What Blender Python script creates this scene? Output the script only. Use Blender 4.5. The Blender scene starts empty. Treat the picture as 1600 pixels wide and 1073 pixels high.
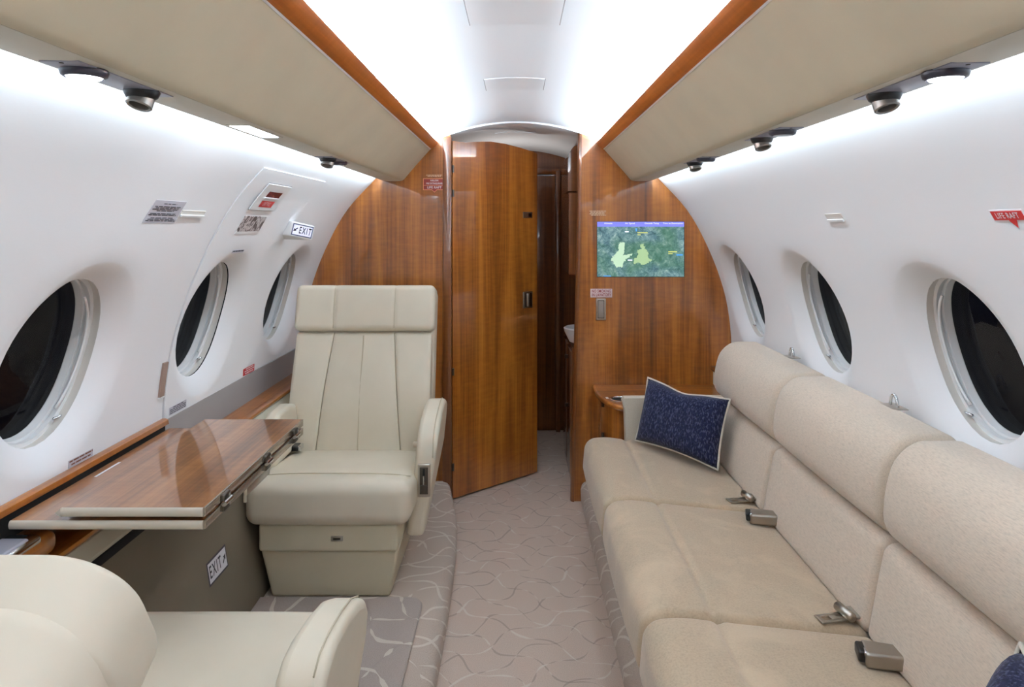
import bpy, bmesh, math, random
from mathutils import Vector, Matrix
random.seed(7)
scene = bpy.context.scene
COL = scene.collection

# ------------------------------------------------------------------ camera
F, VX, VY, CAMZ = 1067.0, 808.0, 354.0, 1.353       # focal length (px), vanishing point, eye height
cam_d = bpy.data.cameras.new('camera')
cam = bpy.data.objects.new('camera', cam_d); COL.objects.link(cam)
cam.location = (0, 0, CAMZ); cam.rotation_euler = (math.pi/2, 0, 0)
cam_d.sensor_width = 36; cam_d.lens = 36*F/1600
cam_d.shift_x = -(VX-800)/1600; cam_d.shift_y = -(536.5-VY)/1600
cam_d.clip_start = 0.02
scene.camera = cam

# ------------------------------------------------------------------ world, light, exposure
w = bpy.data.worlds.new('night'); scene.world = w; w.use_nodes = True
w.node_tree.nodes['Background'].inputs[0].default_value = (0.002, 0.002, 0.003, 1)
w.node_tree.nodes['Background'].inputs[1].default_value = 1.0
vs = scene.view_settings
vs.view_transform = 'Standard'; vs.look = 'None'; vs.gamma = 1.0; vs.use_curve_mapping = False
vs.exposure = 0.18
scene.cycles.use_denoising = True
scene.cycles.max_bounces = 10; scene.cycles.diffuse_bounces = 6; scene.cycles.glossy_bounces = 4
scene.cycles.sample_clamp_indirect = 6.0

Y0, YB = -2.2, 3.366            # cabin from behind the camera to the bulkhead
LED = (0.74, 0.88, 1.0)
def strip_light(name, x, z, direction, energy, width=0.012, y0=Y0+0.05, y1=YB-0.03, color=LED):
    ld = bpy.data.lights.new(name, 'AREA'); ld.shape = 'RECTANGLE'
    ld.size = width; ld.size_y = y1-y0; ld.energy = energy; ld.color = color
    o = bpy.data.objects.new(name, ld); COL.objects.link(o)
    zax = -Vector(direction).normalized(); yax = Vector((0, 1, 0)); xax = yax.cross(zax)
    m = Matrix((xax, yax, zax)).transposed().to_4x4(); m.translation = (x, (y0+y1)/2, z)
    o.matrix_world = m
    return o
CEIL_E, WALL_E = 128, 10.5
for s in (-1, 1):
    strip_light('cove_led', s*0.425, 1.757, (-s, 0, 0.08), CEIL_E)
    strip_light('wall_led', s*0.656, 1.5945, (s*0.5, 0, -0.86), WALL_E, 0.008)
# added fill light brightening the passage ceiling, unseen behind the half-open door
_l = bpy.data.lights.new('passage_fill', 'AREA'); _l.energy = 1.3; _l.size = 0.1; _l.color = (1, 0.95, 0.9); _l.spread = 2.4
_o2 = bpy.data.objects.new('passage_fill', _l); COL.objects.link(_o2); _o2.location = (-0.08, 4.05, 1.28); _o2.rotation_euler = (math.pi, 0, 0)

# ------------------------------------------------------------------ helpers
def lin(r, g, b):
    f = lambda c: (c/255/12.92) if c/255 <= 0.04045 else ((c/255+0.055)/1.055)**2.4
    return (f(r), f(g), f(b), 1)
MATS = {}
def mat(name, rgb=(200, 200, 200), rough=0.5, metal=0.0, coat=0.0, spec=0.5, emit=None, estr=1.0, sheen=0.0):
    if name in MATS: return MATS[name]
    m = bpy.data.materials.new(name); m.use_nodes = True; MATS[name] = m
    b = m.node_tree.nodes['Principled BSDF']
    b.inputs['Base Color'].default_value = lin(*rgb); b.inputs['Roughness'].default_value = rough
    b.inputs['Metallic'].default_value = metal; b.inputs['Coat Weight'].default_value = coat
    b.inputs['Coat Roughness'].default_value = 0.03; b.inputs['Specular IOR Level'].default_value = spec
    b.inputs['Sheen Weight'].default_value = sheen
    if emit: b.inputs['Emission Color'].default_value = lin(*emit); b.inputs['Emission Strength'].default_value = estr
    return m
class NT:
    def __init__(s, m): s.t = m.node_tree; s.b = s.t.nodes['Principled BSDF']
    def n(s, typ, **kw):
        nd = s.t.nodes.new(typ)
        for k, v in kw.items(): setattr(nd, k, v)
        return nd
    def l(s, a, b): s.t.links.new(a, b)
    def math(s, op, a, b=None, c=None):
        nd = s.n('ShaderNodeMath', operation=op)
        for i, v in enumerate((a, b, c)):
            if v is None: continue
            if isinstance(v, (int, float)): nd.inputs[i].default_value = v
            else: s.l(v, nd.inputs[i])
        return nd.outputs[0]
    def noise(s, vec, scale, detail=4, rough=0.5, dist=0.0):
        nd = s.n('ShaderNodeTexNoise'); s.l(vec, nd.inputs['Vector'])
        nd.inputs['Scale'].default_value = scale; nd.inputs['Detail'].default_value = detail
        nd.inputs['Roughness'].default_value = rough; nd.inputs['Distortion'].default_value = dist
        return nd.outputs['Fac']
    def coords(s, scale=(1, 1, 1), kind='Object', rot=(0, 0, 0)):
        tc = s.n('ShaderNodeTexCoord'); mp = s.n('ShaderNodeMapping')
        s.l(tc.outputs[kind], mp.inputs['Vector']); mp.inputs['Scale'].default_value = scale
        mp.inputs['Rotation'].default_value = rot
        return mp.outputs['Vector']
    def ramp(s, fac, stops):
        r = s.n('ShaderNodeValToRGB'); s.l(fac, r.inputs[0])
        e = r.color_ramp.elements
        while len(e) < len(stops): e.new(0.5)
        for el, (p, c) in zip(e, stops): el.position = p; el.color = c
        return r.outputs['Color']
    def mix(s, fac, a, b, mode='MIX'):
        nd = s.n('ShaderNodeMix', data_type='RGBA', blend_type=mode)
        for k, v in (('Factor', fac), ('A', a), ('B', b)):
            sock = [i for i in nd.inputs if i.name == k and (i.type == 'RGBA' or k == 'Factor')][0]
            if isinstance(v, (int, float)): sock.default_value = v
            elif isinstance(v, tuple): sock.default_value = v
            else: s.l(v, sock)
        return [o for o in nd.outputs if o.type == 'RGBA'][0]
    def bump(s, h, strength=0.2, dist=0.002):
        bn = s.n('ShaderNodeBump'); bn.inputs['Strength'].default_value = strength
        bn.inputs['Distance'].default_value = dist; s.l(h, bn.inputs['Height'])
        s.l(bn.outputs[0], s.b.inputs['Normal'])

def wood(name, axis, tones, rough=0.35, coat=1.0, s=1.0, off=0.0):
    m = mat(name, rough=rough, coat=coat); t = NT(m)
    sc = [9*s, 9*s, 9*s]; sc[axis] = 0.55*s
    v = t.coords(tuple(sc)); a = t.noise(v, 1.0, 5, 0.55, 1.2)
    sf = [110*s, 110*s, 110*s]; sf[axis] = 1.6*s
    b = t.noise(t.coords(tuple(sf)), 1.0, 3, 0.6, 0.2)
    sk = [14, 14, 14]; sk[axis] = 55
    k = t.noise(t.coords(tuple(sk)), 1.0, 2, 0.5, 0.4)          # fiddleback figure across the grain
    f = t.math('ADD', t.math('MULTIPLY', a, 0.62), t.math('ADD', t.math('MULTIPLY', b, 0.28), t.math('MULTIPLY', k, 0.12)))
    c = t.ramp(f, [(0.34, lin(*tones[0])), (0.47, lin(*tones[1])), (0.56, lin(*tones[2])), (0.70, lin(*tones[3]))])
    t.l(c, t.b.inputs['Base Color'])
    return m
WAL = [(96, 48, 12), (138, 78, 24), (166, 99, 34), (194, 124, 48)]
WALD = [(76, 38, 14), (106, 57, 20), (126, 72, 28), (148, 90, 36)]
TAB = [(98, 58, 28), (138, 88, 46), (162, 108, 60), (190, 134, 80)]
w_z = wood('walnut_upright', 2, WAL); w_y = wood('walnut_lengthwise', 1, WAL)
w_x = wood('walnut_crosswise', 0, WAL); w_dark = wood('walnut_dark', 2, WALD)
w_strip = wood('walnut_strip', 1, [(138, 72, 22), (166, 92, 32), (186, 108, 42), (206, 126, 54)], rough=0.4, coat=0.25)
w_tab = wood('walnut_table', 1, TAB)

def fabric(name, rgb, scale, rough=0.9, amt=0.25, bump=0.25, blotch=0.0, stretch=(1, 1, 1), sheen=0.2, spec=0.2):
    m = mat(name, rgb, rough, sheen=sheen, spec=spec); t = NT(m)
    fine = t.noise(t.coords(tuple(scale*q for q in stretch)), 1.0, 3, 0.6)
    base = lin(*rgb); dk = tuple(c*(1-amt) for c in base[:3])+(1,); lt = tuple(min(1, c*(1+amt*0.6)) for c in base[:3])+(1,)
    c = t.ramp(fine, [(0.3, dk), (0.5, base), (0.72, lt)])
    if blotch:
        bl = t.noise(t.coords((4, 4, 4)), 1.0, 4, 0.6, 0.6)
        c = t.mix(t.math('MULTIPLY', t.ramp(bl, [(0.5, (0, 0, 0, 1)), (0.66, (1, 1, 1, 1))]), blotch), c, tuple(min(1, q*1.35) for q in base[:3])+(1,))
    t.l(c, t.b.inputs['Base Color']); t.bump(fine, bump, 0.001)
    return m
def leather(name, rgb, rough=0.45):
    m = mat(name, rgb, rough, spec=0.35); t = NT(m)
    f = t.noise(t.coords((260, 260, 260)), 1.0, 3, 0.6)
    g = t.noise(t.coords((6, 6, 6)), 1.0, 3, 0.5)
    base = lin(*rgb)
    t.l(t.ramp(g, [(0.3, tuple(c*0.93 for c in base[:3])+(1,)), (0.7, base)]), t.b.inputs['Base Color'])
    t.bump(f, 0.08, 0.0006)
    return m
m_cream = leather('cream_leather', (220, 210, 190))
m_skirt = leather('cream_leather_base', (206, 196, 170))
m_stitch = mat('stitching', (196, 184, 158), 0.7)
m_bin = leather('tan_ultraleather', (203, 194, 170), 0.6)
m_psu = leather('pale_service_panel', (214, 209, 194), 0.55)
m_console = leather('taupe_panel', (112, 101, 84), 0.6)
m_console_l = leather('cream_panel', (208, 202, 182), 0.6)
m_sofa_seat = fabric('sofa_seat_fabric', (180, 160, 135), 210, amt=0.14, bump=0.2, blotch=0.6, sheen=0.3)
m_sofa_back = fabric('sofa_back_fabric', (207, 191, 173), 110, amt=0.16, bump=0.3, stretch=(4, 0.7, 4), sheen=0.3)
m_navy = fabric('navy_weave', (26, 29, 56), 150, amt=0.6, bump=0.5, stretch=(1, 1, 0.6), sheen=0.1)
_t = NT(m_navy); _c = m_navy.node_tree.nodes['Principled BSDF'].inputs['Base Color'].links[0].from_socket
_fl = _t.noise(_t.coords((190, 190, 75)), 1.0, 2, 0.5)
_t.l(_t.mix(_t.ramp(_fl, [(0.50, (0, 0, 0, 1)), (0.66, (0.32, 0.32, 0.32, 1))]), _c, lin(112, 118, 146)), _t.b.inputs['Base Color'])
m_piping = fabric('white_piping', (214, 206, 192), 300, amt=0.1, bump=0.1)
m_wall = mat('white_wall_liner', (238, 238, 240), 0.65, spec=0.3)
_t = NT(m_wall); _t.bump(_t.noise(_t.coords((60, 60, 220)), 1.0, 3, 0.6), 0.12, 0.001)
m_ceil = mat('ceiling_liner', (234, 237, 241), 0.55, spec=0.3)
m_white = mat('white_plastic', (232, 232, 232), 0.35)
m_offw = mat('offwhite_plastic', (214, 208, 200), 0.45)
m_grey = mat('grey_trim', (150, 146, 146), 0.55)
m_metal = mat('satin_nickel', (190, 184, 174), 0.28, metal=1.0)
m_chrome = mat('chrome', (215, 215, 218), 0.08, metal=1.0)
m_gun = mat('dark_metal', (92, 86, 80), 0.3, metal=1.0)
m_black = mat('black_plastic', (14, 14, 16), 0.35)
m_slot = mat('black_slot', (16, 13, 11), 0.8)
m_red = mat('red_placard', (196, 44, 44), 0.5)
m_dred = mat('dark_red_window', (92, 16, 22), 0.2)
m_redtext = mat('red_print', (150, 34, 44), 0.6)
m_ink = mat('dark_print', (58, 54, 62), 0.6)
m_paper = mat('placard_white', (222, 220, 226), 0.5)
m_placgrey = mat('placard_grey', (196, 193, 202), 0.5)
m_brown = mat('brown_print', (120, 74, 56), 0.6)
m_mocha = mat('mocha_strip', (150, 124, 112), 0.5)
m_lens = mat('lamp_lens', (255, 255, 255), 0.3, emit=(238, 243, 255), estr=9.0)
m_lens_off = mat('lamp_lens_off', (60, 60, 66), 0.1)
m_exitlit = mat('exit_sign_lit', (236, 236, 250), 0.4, emit=(226, 228, 255), estr=0.25)
m_band = mat('cream_edge', (198, 188, 172), 0.3, coat=0.3)

m_glass = bpy.data.materials.new('night_glass'); m_glass.use_nodes = True
t_ = m_glass.node_tree; t_.nodes.clear()
_o = t_.nodes.new('ShaderNodeOutputMaterial'); _mx = t_.nodes.new('ShaderNodeMixShader'); _fr = t_.nodes.new('ShaderNodeLayerWeight'); _pw = t_.nodes.new('ShaderNodeMath'); _ma = t_.nodes.new('ShaderNodeMath')
_tr = t_.nodes.new('ShaderNodeBsdfTransparent'); _gl = t_.nodes.new('ShaderNodeBsdfGlossy')
_tr.inputs[0].default_value = (0.85, 0.87, 0.86, 1); _gl.inputs['Roughness'].default_value = 0.01; _fr.inputs[0].default_value = 0.5
_pw.operation = 'POWER'; _pw.inputs[1].default_value = 5.0; _ma.operation = 'MULTIPLY_ADD'; _ma.inputs[1].default_value = 0.5; _ma.inputs[2].default_value = 0.025
t_.links.new(_fr.outputs['Facing'], _pw.inputs[0]); t_.links.new(_pw.outputs[0], _ma.inputs[0])
t_.links.new(_ma.outputs[0], _mx.inputs[0]); t_.links.new(_tr.outputs[0], _mx.inputs[1]); t_.links.new(_gl.outputs[0], _mx.inputs[2]); t_.links.new(_mx.outputs[0], _o.inputs[0])

def carpet(name, rgb, amount, ang=0.60, cell=0.15, brown=0.5):
    m = mat(name, rgb, 0.95, spec=0.1, sheen=0.15); t = NT(m)
    v = t.coords((1, 1, 1)); wob = t.noise(v, 3.2, 2, 0.5)
    sep = t.n('ShaderNodeSeparateXYZ'); t.l(v, sep.inputs[0]); x, y = sep.outputs[0], sep.outputs[1]
    hgt = t.math('ADD', y, t.math('MULTIPLY', sep.outputs[2], 1.0))
    fine = t.noise(t.coords((420, 420, 420)), 1.0, 3, 0.7)
    base = lin(*rgb)
    col = t.ramp(fine, [(0.25, tuple(c*0.72 for c in base[:3])+(1,)), (0.55, base), (0.8, tuple(min(1, c*1.18) for c in base[:3])+(1,))])
    masks = []
    for i, sg in enumerate((1, -1)):
        u = t.math('ADD', t.math('MULTIPLY', x, math.sin(ang)*sg), t.math('MULTIPLY', hgt, math.cos(ang)))
        q = t.math('ADD', t.math('MULTIPLY', x, math.cos(ang)), t.math('MULTIPLY', hgt, -math.sin(ang)*sg))
        wave = t.math('MULTIPLY', t.math('SINE', t.math('MULTIPLY', q, 2*math.pi/(cell*2.1))), 0.2)
        ph = t.math('ADD', t.math('ADD', t.math('DIVIDE', u, cell), wave), t.math('MULTIPLY', wob, 1.1))
        d = t.math('ABSOLUTE', t.math('SUBTRACT', t.math('FRACT', ph), 0.5))
        sel = t.noise(t.coords((11+2*i, 11+i, 11)), 1.0, 1, 0.4, 0.5)
        wid = t.math('MULTIPLY', t.math('SUBTRACT', sel, 0.50-0.18*amount), 0.30)
        masks.append(t.math('MULTIPLY', t.math('LESS_THAN', d, t.math('MINIMUM', wid, 0.048)), 0.9))
        widb = t.math('MULTIPLY', t.math('SUBTRACT', 0.56, sel), 0.25)
        db = t.math('MULTIPLY', t.math('LESS_THAN', d, t.math('MINIMUM', widb, 0.034)), brown)
        col = t.mix(db, col, tuple(c*0.45 for c in base[:3])+(1,))
    mm = t.math('MAXIMUM', masks[0], masks[1])
    mm = t.math('MULTIPLY', mm, t.math('ADD', 0.45, t.math('MULTIPLY', fine, 0.7)))
    col = t.mix(mm, col, lin(216, 208, 196))
    t.l(col, t.b.inputs['Base Color']); t.bump(fine, 0.5, 0.003)
    return m
m_carpet = carpet('aisle_carpet', (206, 186, 171), -0.15, cell=0.105, brown=0.5)
m_carpet2 = carpet('ledge_carpet', (190, 174, 160), 0.9, cell=0.11, brown=0.0)
m_mat = carpet('mat_carpet', (172, 158, 149), 0.5, ang=0.75, cell=0.15, brown=0.1)

WM = {}
def thing(name, label, cat, loc=(0, 0, 0), rotz=0.0, group=None):
    o = bpy.data.objects.new(name, None); COL.objects.link(o); o.empty_display_size = 0.05
    o.location = loc; o.rotation_euler = (0, 0, rotz); o['label'] = label; o['category'] = cat
    if group: o['group'] = group
    WM[o.name] = Matrix.Translation(loc) @ Matrix.Rotation(rotz, 4, 'Z')
    return o
def struct(o): o['kind'] = 'structure'; return o
def tag(o, label, cat, group=None):
    o['label'] = label; o['category'] = cat
    if group: o['group'] = group
    return o
def sempty(name):
    o = bpy.data.objects.new(name, None); COL.objects.link(o); o['kind'] = 'structure'; WM[o.name] = Matrix.Identity(4); return o
def link(name, me, m, parent=None, local=False, label=None):
    o = bpy.data.objects.new(name, me); COL.objects.link(o)
    if m is not None and not me.materials: me.materials.append(m)
    WM[o.name] = Matrix.Identity(4)
    if parent is not None:
        o.parent = parent
        if not local: o.matrix_parent_inverse = WM[parent.name].inverted()
        else: WM[o.name] = WM[parent.name]
    if label: o['label'] = label
    return o
def mesh(name, vs_, fs, m, parent=None, smooth=True, local=False, recalc=True, sharp=None, label=None):
    me = bpy.data.meshes.new(name); me.from_pydata([tuple(v) for v in vs_], [], fs)
    bm = bmesh.new(); bm.from_mesh(me)
    bmesh.ops.remove_doubles(bm, verts=bm.verts, dist=1e-5)
    if recalc: bmesh.ops.recalc_face_normals(bm, faces=bm.faces)
    for f in bm.faces: f.smooth = smooth
    if sharp:
        for e in bm.edges:
            if len(e.link_faces) == 2 and e.calc_face_angle(0) > math.radians(sharp): e.smooth = False
    bm.to_mesh(me); bm.free()
    return link(name, me, m, parent, local, label)
def box(name, x, y, z, m, parent=None, bevel=0.0, local=False, segs=2, label=None):
    bm = bmesh.new(); bmesh.ops.create_cube(bm, size=1)
    for v in bm.verts: v.co = ((x[0]+x[1])/2+v.co.x*(x[1]-x[0]), (y[0]+y[1])/2+v.co.y*(y[1]-y[0]), (z[0]+z[1])/2+v.co.z*(z[1]-z[0]))
    if bevel: bmesh.ops.bevel(bm, geom=bm.edges[:], offset=bevel, segments=segs, profile=0.5, affect='EDGES')
    for f in bm.faces: f.smooth = bool(bevel)
    for e in bm.edges:
        if len(e.link_faces) == 2 and e.calc_face_angle(0) > 0.6: e.smooth = False
    me = bpy.data.meshes.new(name); bm.to_mesh(me); bm.free()
    return link(name, me, m, parent, local, label)
def rbox(name, c, h, r, m, parent=None, bulge=(0, 0, 0), n=8, warp=None, local=False, rn=4, label=None):
    rv = [min(q, h[i]*0.98) for i, q in enumerate(r if isinstance(r, tuple) else (r, r, r))]
    nn = n if isinstance(n, tuple) else (n, n, n); ax = []
    for i in range(3):
        q = [-h[i]+rv[i]*k/rn for k in range(rn)]
        fl = [-(h[i]-rv[i])+2*(h[i]-rv[i])*k/nn[i] for k in range(nn[i]+1)]
        ax.append(q+fl+[-a for a in reversed(q)])
    N = [len(a)-1 for a in ax]; idx = {}; V = []
    def vid(i, j, k):
        key = (i, j, k)
        if key in idx: return idx[key]
        p = [ax[0][i], ax[1][j], ax[2][k]]
        inn = [max(-(h[a]-rv[a]), min(h[a]-rv[a], p[a])) for a in range(3)]
        d = [(p[a]-inn[a])/rv[a] for a in range(3)]; L = math.sqrt(sum(q*q for q in d)) or 1
        o = [inn[a]+rv[a]*d[a]/L for a in range(3)]
        u = [max(-1, min(1, o[a]/h[a])) for a in range(3)]
        for a in range(3):
            b_, c_ = (a+1) % 3, (a+2) % 3
            o[a] += bulge[a]*u[a]*(1-u[b_]**2)*(1-u[c_]**2)
        o = [o[a]+c[a] for a in range(3)]
        if warp: o = warp(*o)
        idx[key] = len(V); V.append(tuple(o)); return idx[key]
    Fs = []
    for a in range(3):
        b_, c_ = (a+1) % 3, (a+2) % 3
        for side in (0, N[a]):
            for i in range(N[b_]):
                for j in range(N[c_]):
                    q = []
                    for (di, dj) in ((0, 0), (1, 0), (1, 1), (0, 1)):
                        key = [0, 0, 0]; key[a] = side; key[b_] = i+di; key[c_] = j+dj; q.append(vid(*key))
                    Fs.append(q if side else q[::-1])
    return mesh(name, V, Fs, m, parent, True, local, label=label)
def prism_y(name, poly, y0, y1, m, parent=None, smooth=False, local=False, sharp=35, caps=True):
    n = len(poly); V = [(x, y0, z) for x, z in poly]+[(x, y1, z) for x, z in poly]
    Fs = [(i, (i+1) % n, n+(i+1) % n, n+i) for i in range(n)]
    if caps: Fs += [tuple(range(n)), tuple(range(n, 2*n))]
    return mesh(name, V, Fs, m, parent, True, local, sharp=sharp)
def prism_z(name, poly, z0, z1, m, parent=None, local=False, sharp=35, bevel=0.0):
    n = len(poly); V = [(x, y, z0) for x, y in poly]+[(x, y, z1) for x, y in poly]
    Fs = [(i, (i+1) % n, n+(i+1) % n, n+i) for i in range(n)]+[tuple(range(n)), tuple(range(n, 2*n))]
    o = mesh(name, V, Fs, m, parent, True, local, sharp=sharp)
    if bevel:
        md = o.modifiers.new('round', 'BEVEL'); md.width = bevel; md.segments = 3; md.limit_method = 'ANGLE'; md.angle_limit = 0.7
    return o
def tube(name, pts, r, m, parent=None, closed=False, seg=6, local=False, label=None):
    P = [Vector(p) for p in pts]; n = len(P); V = []; Fs = []
    up0 = Vector((0.13, 0.31, 0.94)).normalized(); prev = None
    for i, p in enumerate(P):
        a = P[(i-1) % n] if closed or i else P[i]; b = P[(i+1) % n] if closed or i < n-1 else P[i]
        tg = (b-a).normalized()
        if prev is None: u = tg.cross(up0).normalized()
        else: u = (prev-tg*prev.dot(tg)).normalized()
        prev = u; v = tg.cross(u)
        for k in range(seg):
            an = 2*math.pi*k/seg; V.append(p+(u*math.cos(an)+v*math.sin(an))*r)
    for i in range(n if closed else n-1):
        for k in range(seg):
            j = (i+1) % n; Fs.append((i*seg+k, i*seg+(k+1) % seg, j*seg+(k+1) % seg, j*seg+k))
    if not closed: Fs += [tuple(range(seg)), tuple(range((n-1)*seg, n*seg))]
    return mesh(name, V, Fs, m, parent, True, local, label=label)
def lathe(name, prof, origin, axis, m, parent=None, seg=20, local=False, sharp=40, label=None):
    z = Vector(axis).normalized(); x = z.orthogonal().normalized(); y = z.cross(x); o = Vector(origin)
    V = []; Fs = []; n = len(prof)
    for k in range(seg):
        a = 2*math.pi*k/seg; d = x*math.cos(a)+y*math.sin(a)
        for r, h in prof: V.append(o+d*r+z*h)
    for k in range(seg):
        for i in range(n-1):
            a, b = k*n+i, ((k+1) % seg)*n+i
            Fs.append((a, b, b+1, a+1))
    if prof[0][0] > 1e-6: Fs.append(tuple(k*n for k in range(seg)))
    if prof[-1][0] > 1e-6: Fs.append(tuple(k*n+n-1 for k in range(seg)))
    return mesh(name, V, Fs, m, parent, True, local, sharp=sharp, label=label)
_txt = {}
def text_mesh(body, size, bold=False, squeeze=1.0, sp=1.12):
    """verts (x, y) and faces of a line of lettering, centred."""
    cu = bpy.data.curves.new('lettering', 'FONT'); cu.body = body; cu.size = size; cu.align_x = 'CENTER'; cu.align_y = 'CENTER'
    cu.resolution_u = 3; cu.space_line = 0.95; cu.space_character = sp
    if bold: cu.offset = size*0.018
    o = bpy.data.objects.new('lettering', cu); COL.objects.link(o)
    dg = bpy.context.evaluated_depsgraph_get(); me = bpy.data.meshes.new_from_object(o.evaluated_get(dg))
    V = [(v.co.x*squeeze, v.co.y) for v in me.vertices]; Fs = [tuple(p.vertices) for p in me.polygons]
    bpy.data.objects.remove(o); bpy.data.curves.remove(cu); bpy.data.meshes.remove(me)
    return V, Fs
def text(name, body, size, origin, xd, yd, m, parent, bold=False, squeeze=1.0, sp=1.12):
    V, Fs = text_mesh(body, size, bold, squeeze, sp); o = Vector(origin); xd = Vector(xd).normalized(); yd = Vector(yd).normalized()
    return mesh(name, [o+xd*a+yd*b for a, b in V], Fs, m, parent, False, recalc=False)

# ------------------------------------------------------------------ fuselage section
PROF = [(0.46, 1.775), (0.53, 1.735), (0.615, 1.668), (0.70, 1.586), (0.842, 1.429), (0.946, 1.239), (1.016, 1.05), (1.047, 0.892), (1.057, 0.75), (1.055, 0.60), (1.03, 0.40), (0.985, 0.20), (0.93, 0.0)]
def catmull(P, n=10):
    out = []
    for i in range(len(P)-1):
        p0 = P[max(i-1, 0)]; p1 = P[i]; p2 = P[i+1]; p3 = P[min(i+2, len(P)-1)]
        for k in range(n):
            t = k/n
            out.append(tuple(0.5*((2*p1[a])+(-p0[a]+p2[a])*t+(2*p0[a]-5*p1[a]+4*p2[a]-p3[a])*t*t+(-p0[a]+3*p1[a]-3*p2[a]+p3[a])*t**3) for a in range(2)))
    return out+[P[-1]]
SP = catmull(PROF); SV = [0.0]
for a, b in zip(SP, SP[1:]): SV.append(SV[-1]+math.hypot(b[0]-a[0], b[1]-a[1]))
def sec(v):
    """(x, z, nx, nz) at arc length v from the top; normal points outboard."""
    v = max(0, min(SV[-1]-1e-6, v)); i = max(k for k in range(len(SV)-1) if SV[k] <= v)
    t = (v-SV[i])/(SV[i+1]-SV[i]); x = SP[i][0]+(SP[i+1][0]-SP[i][0])*t; z = SP[i][1]+(SP[i+1][1]-SP[i][1])*t
    a = SP[max(i-1, 0)]; b = SP[min(i+2, len(SP)-1)]; dx, dz = b[0]-a[0], b[1]-a[1]; L = math.hypot(dx, dz)
    return x, z, -dz/L, dx/L
def v_of_z(z):
    for i in range(len(SP)-1):
        if SP[i][1] >= z >= SP[i+1][1]: return SV[i]+(SP[i][1]-z)/(SP[i][1]-SP[i+1][1])*(SV[i+1]-SV[i])
    return SV[-1]
def wx(z): return sec(v_of_z(z))[0]
def wp(s, v, y, off=0.0):
    x, z, nx, nz = sec(v); return (s*(x+nx*off), y, z+nz*off)
def hit(px, py):
    """Point (side, v, y) where a photo pixel's ray meets the side wall."""
    s = -1 if px < VX else 1; lo, hi = 0.3, 5.0
    for _ in range(50):
        y = (lo+hi)/2; X = abs(px-VX)/F*y; Z = CAMZ-(py-VY)/F*y
        if X > wx(max(0.01, min(1.77, Z))): hi = y
        else: lo = y
    return s, v_of_z(CAMZ-(py-VY)/F*lo), lo
VTOP, VBOT = v_of_z(1.40), v_of_z(0.775)
VC = v_of_z(1.04)
AY, AV, FY, FV, FD = 0.160, 0.190, 0.240, 0.252, 0.040
M = 14
def lerp(a, b, t): return a+(b-a)*t
def cell_mesh(s, ya, yb, yc, V, Fs):
    """Wall panel between ya and yb with a flared oval opening."""
    per = [(lerp(ya, yb, k/M), VTOP) for k in range(M)]+[(yb, lerp(VTOP, VBOT, k/M)) for k in range(M)]+[(lerp(yb, ya, k/M), VBOT) for k in range(M)]+[(ya, lerp(VBOT, VTOP, k/M)) for k in range(M)]
    n = len(per); base = len(V); rings = []
    for k in range(4):
        t = k/4; R = []
        for (y, v) in per:
            ph = math.atan2((v-VC)/FV, (y-yc)/FY); R.append((lerp(y, yc+FY*math.cos(ph), t), lerp(v, VC+FV*math.sin(ph), t), 0.0))
        rings.append(R)
    for k in range(9):
        t = k/8; d = FD*(0.28*t+0.72*t*t); R = []
        for (y, v) in per:
            ph = math.atan2((v-VC)/FV, (y-yc)/FY)
            R.append((yc+lerp(FY, AY, t)*math.cos(ph), VC+lerp(FV, AV, t)*math.sin(ph), d))
        rings.append(R)
    for R in rings:
        for (y, v, d) in R: V.append(wp(s, v, y, d))
    for k in range(len(rings)-1):
        for i in range(n):
            j = (i+1) % n; a = base+k*n; Fs.append((a+i, a+j, a+n+j, a+n+i))
def grid(s, ys, vs_, V, Fs, off=0.0):
    base = len(V); nv = len(vs_)
    for y in ys:
        for v in vs_: V.append(wp(s, v, y, off))
    for i in range(len(ys)-1):
        for j in range(nv-1):
            a = base+i*nv+j; Fs.append((a, a+nv, a+nv+1, a+1))
def seq(a, b, n): return [lerp(a, b, k/n) for k in range(n+1)]
VUP = seq(0.0, VTOP, 12); VLO = seq(VBOT, SV[-1], 10); VMID = seq(VTOP, VBOT, M)

def finish_wall(name, s, parts):
    V, Fs = [], []
    for kind, ya, yb, yc in parts:
        if kind == 'win':
            cell_mesh(s, ya, yb, yc, V, Fs); ys = seq(ya, yb, M)
            grid(s, ys, VUP, V, Fs); grid(s, ys, VLO, V, Fs)
        elif kind == 'plain':
            ys = [ya, yb]; grid(s, ys, VUP+VMID[1:]+VLO[1:], V, Fs)
        elif kind == 'hatch':         # only above and below the hatch
            ys = seq(ya, yb, M); vh = v_of_z(1.53)
            grid(s, ys, seq(0, vh, 8), V, Fs); grid(s, ys, VLO, V, Fs)
            grid(s, [ya, ya+0.03], seq(vh, VBOT, 16), V, Fs, 0.019); grid(s, [yb-0.03, yb], seq(vh, VBOT, 16), V, Fs, 0.019); grid(s, [ya, yb], seq(vh-0.002, vh+0.03, 2), V, Fs, 0.019)
    return struct(mesh(name, V, Fs, m_wall, None, True))
HY0, HY1 = 2.03, 2.685
WL = [0.81, 1.545, 2.275, 3.005]; WR = [0.825, 1.575, 2.325, 3.075]
wall_l = finish_wall('wall_left', -1, [('plain', Y0, 0.445, 0), ('win', 0.445, 1.18, WL[0]), ('win', 1.18, 1.91, WL[1]), ('plain', 1.91, HY0, 0), ('hatch', HY0, HY1, 0), ('win', HY1, YB, WL[3])])
wall_r = finish_wall('wall_right', 1, [('plain', Y0, 0.45, 0), ('win', 0.45, 1.20, WR[0]), ('win', 1.20, 1.95, WR[1]), ('win', 1.95, 2.70, WR[2]), ('win', 2.70, YB, WR[3])])
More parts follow.
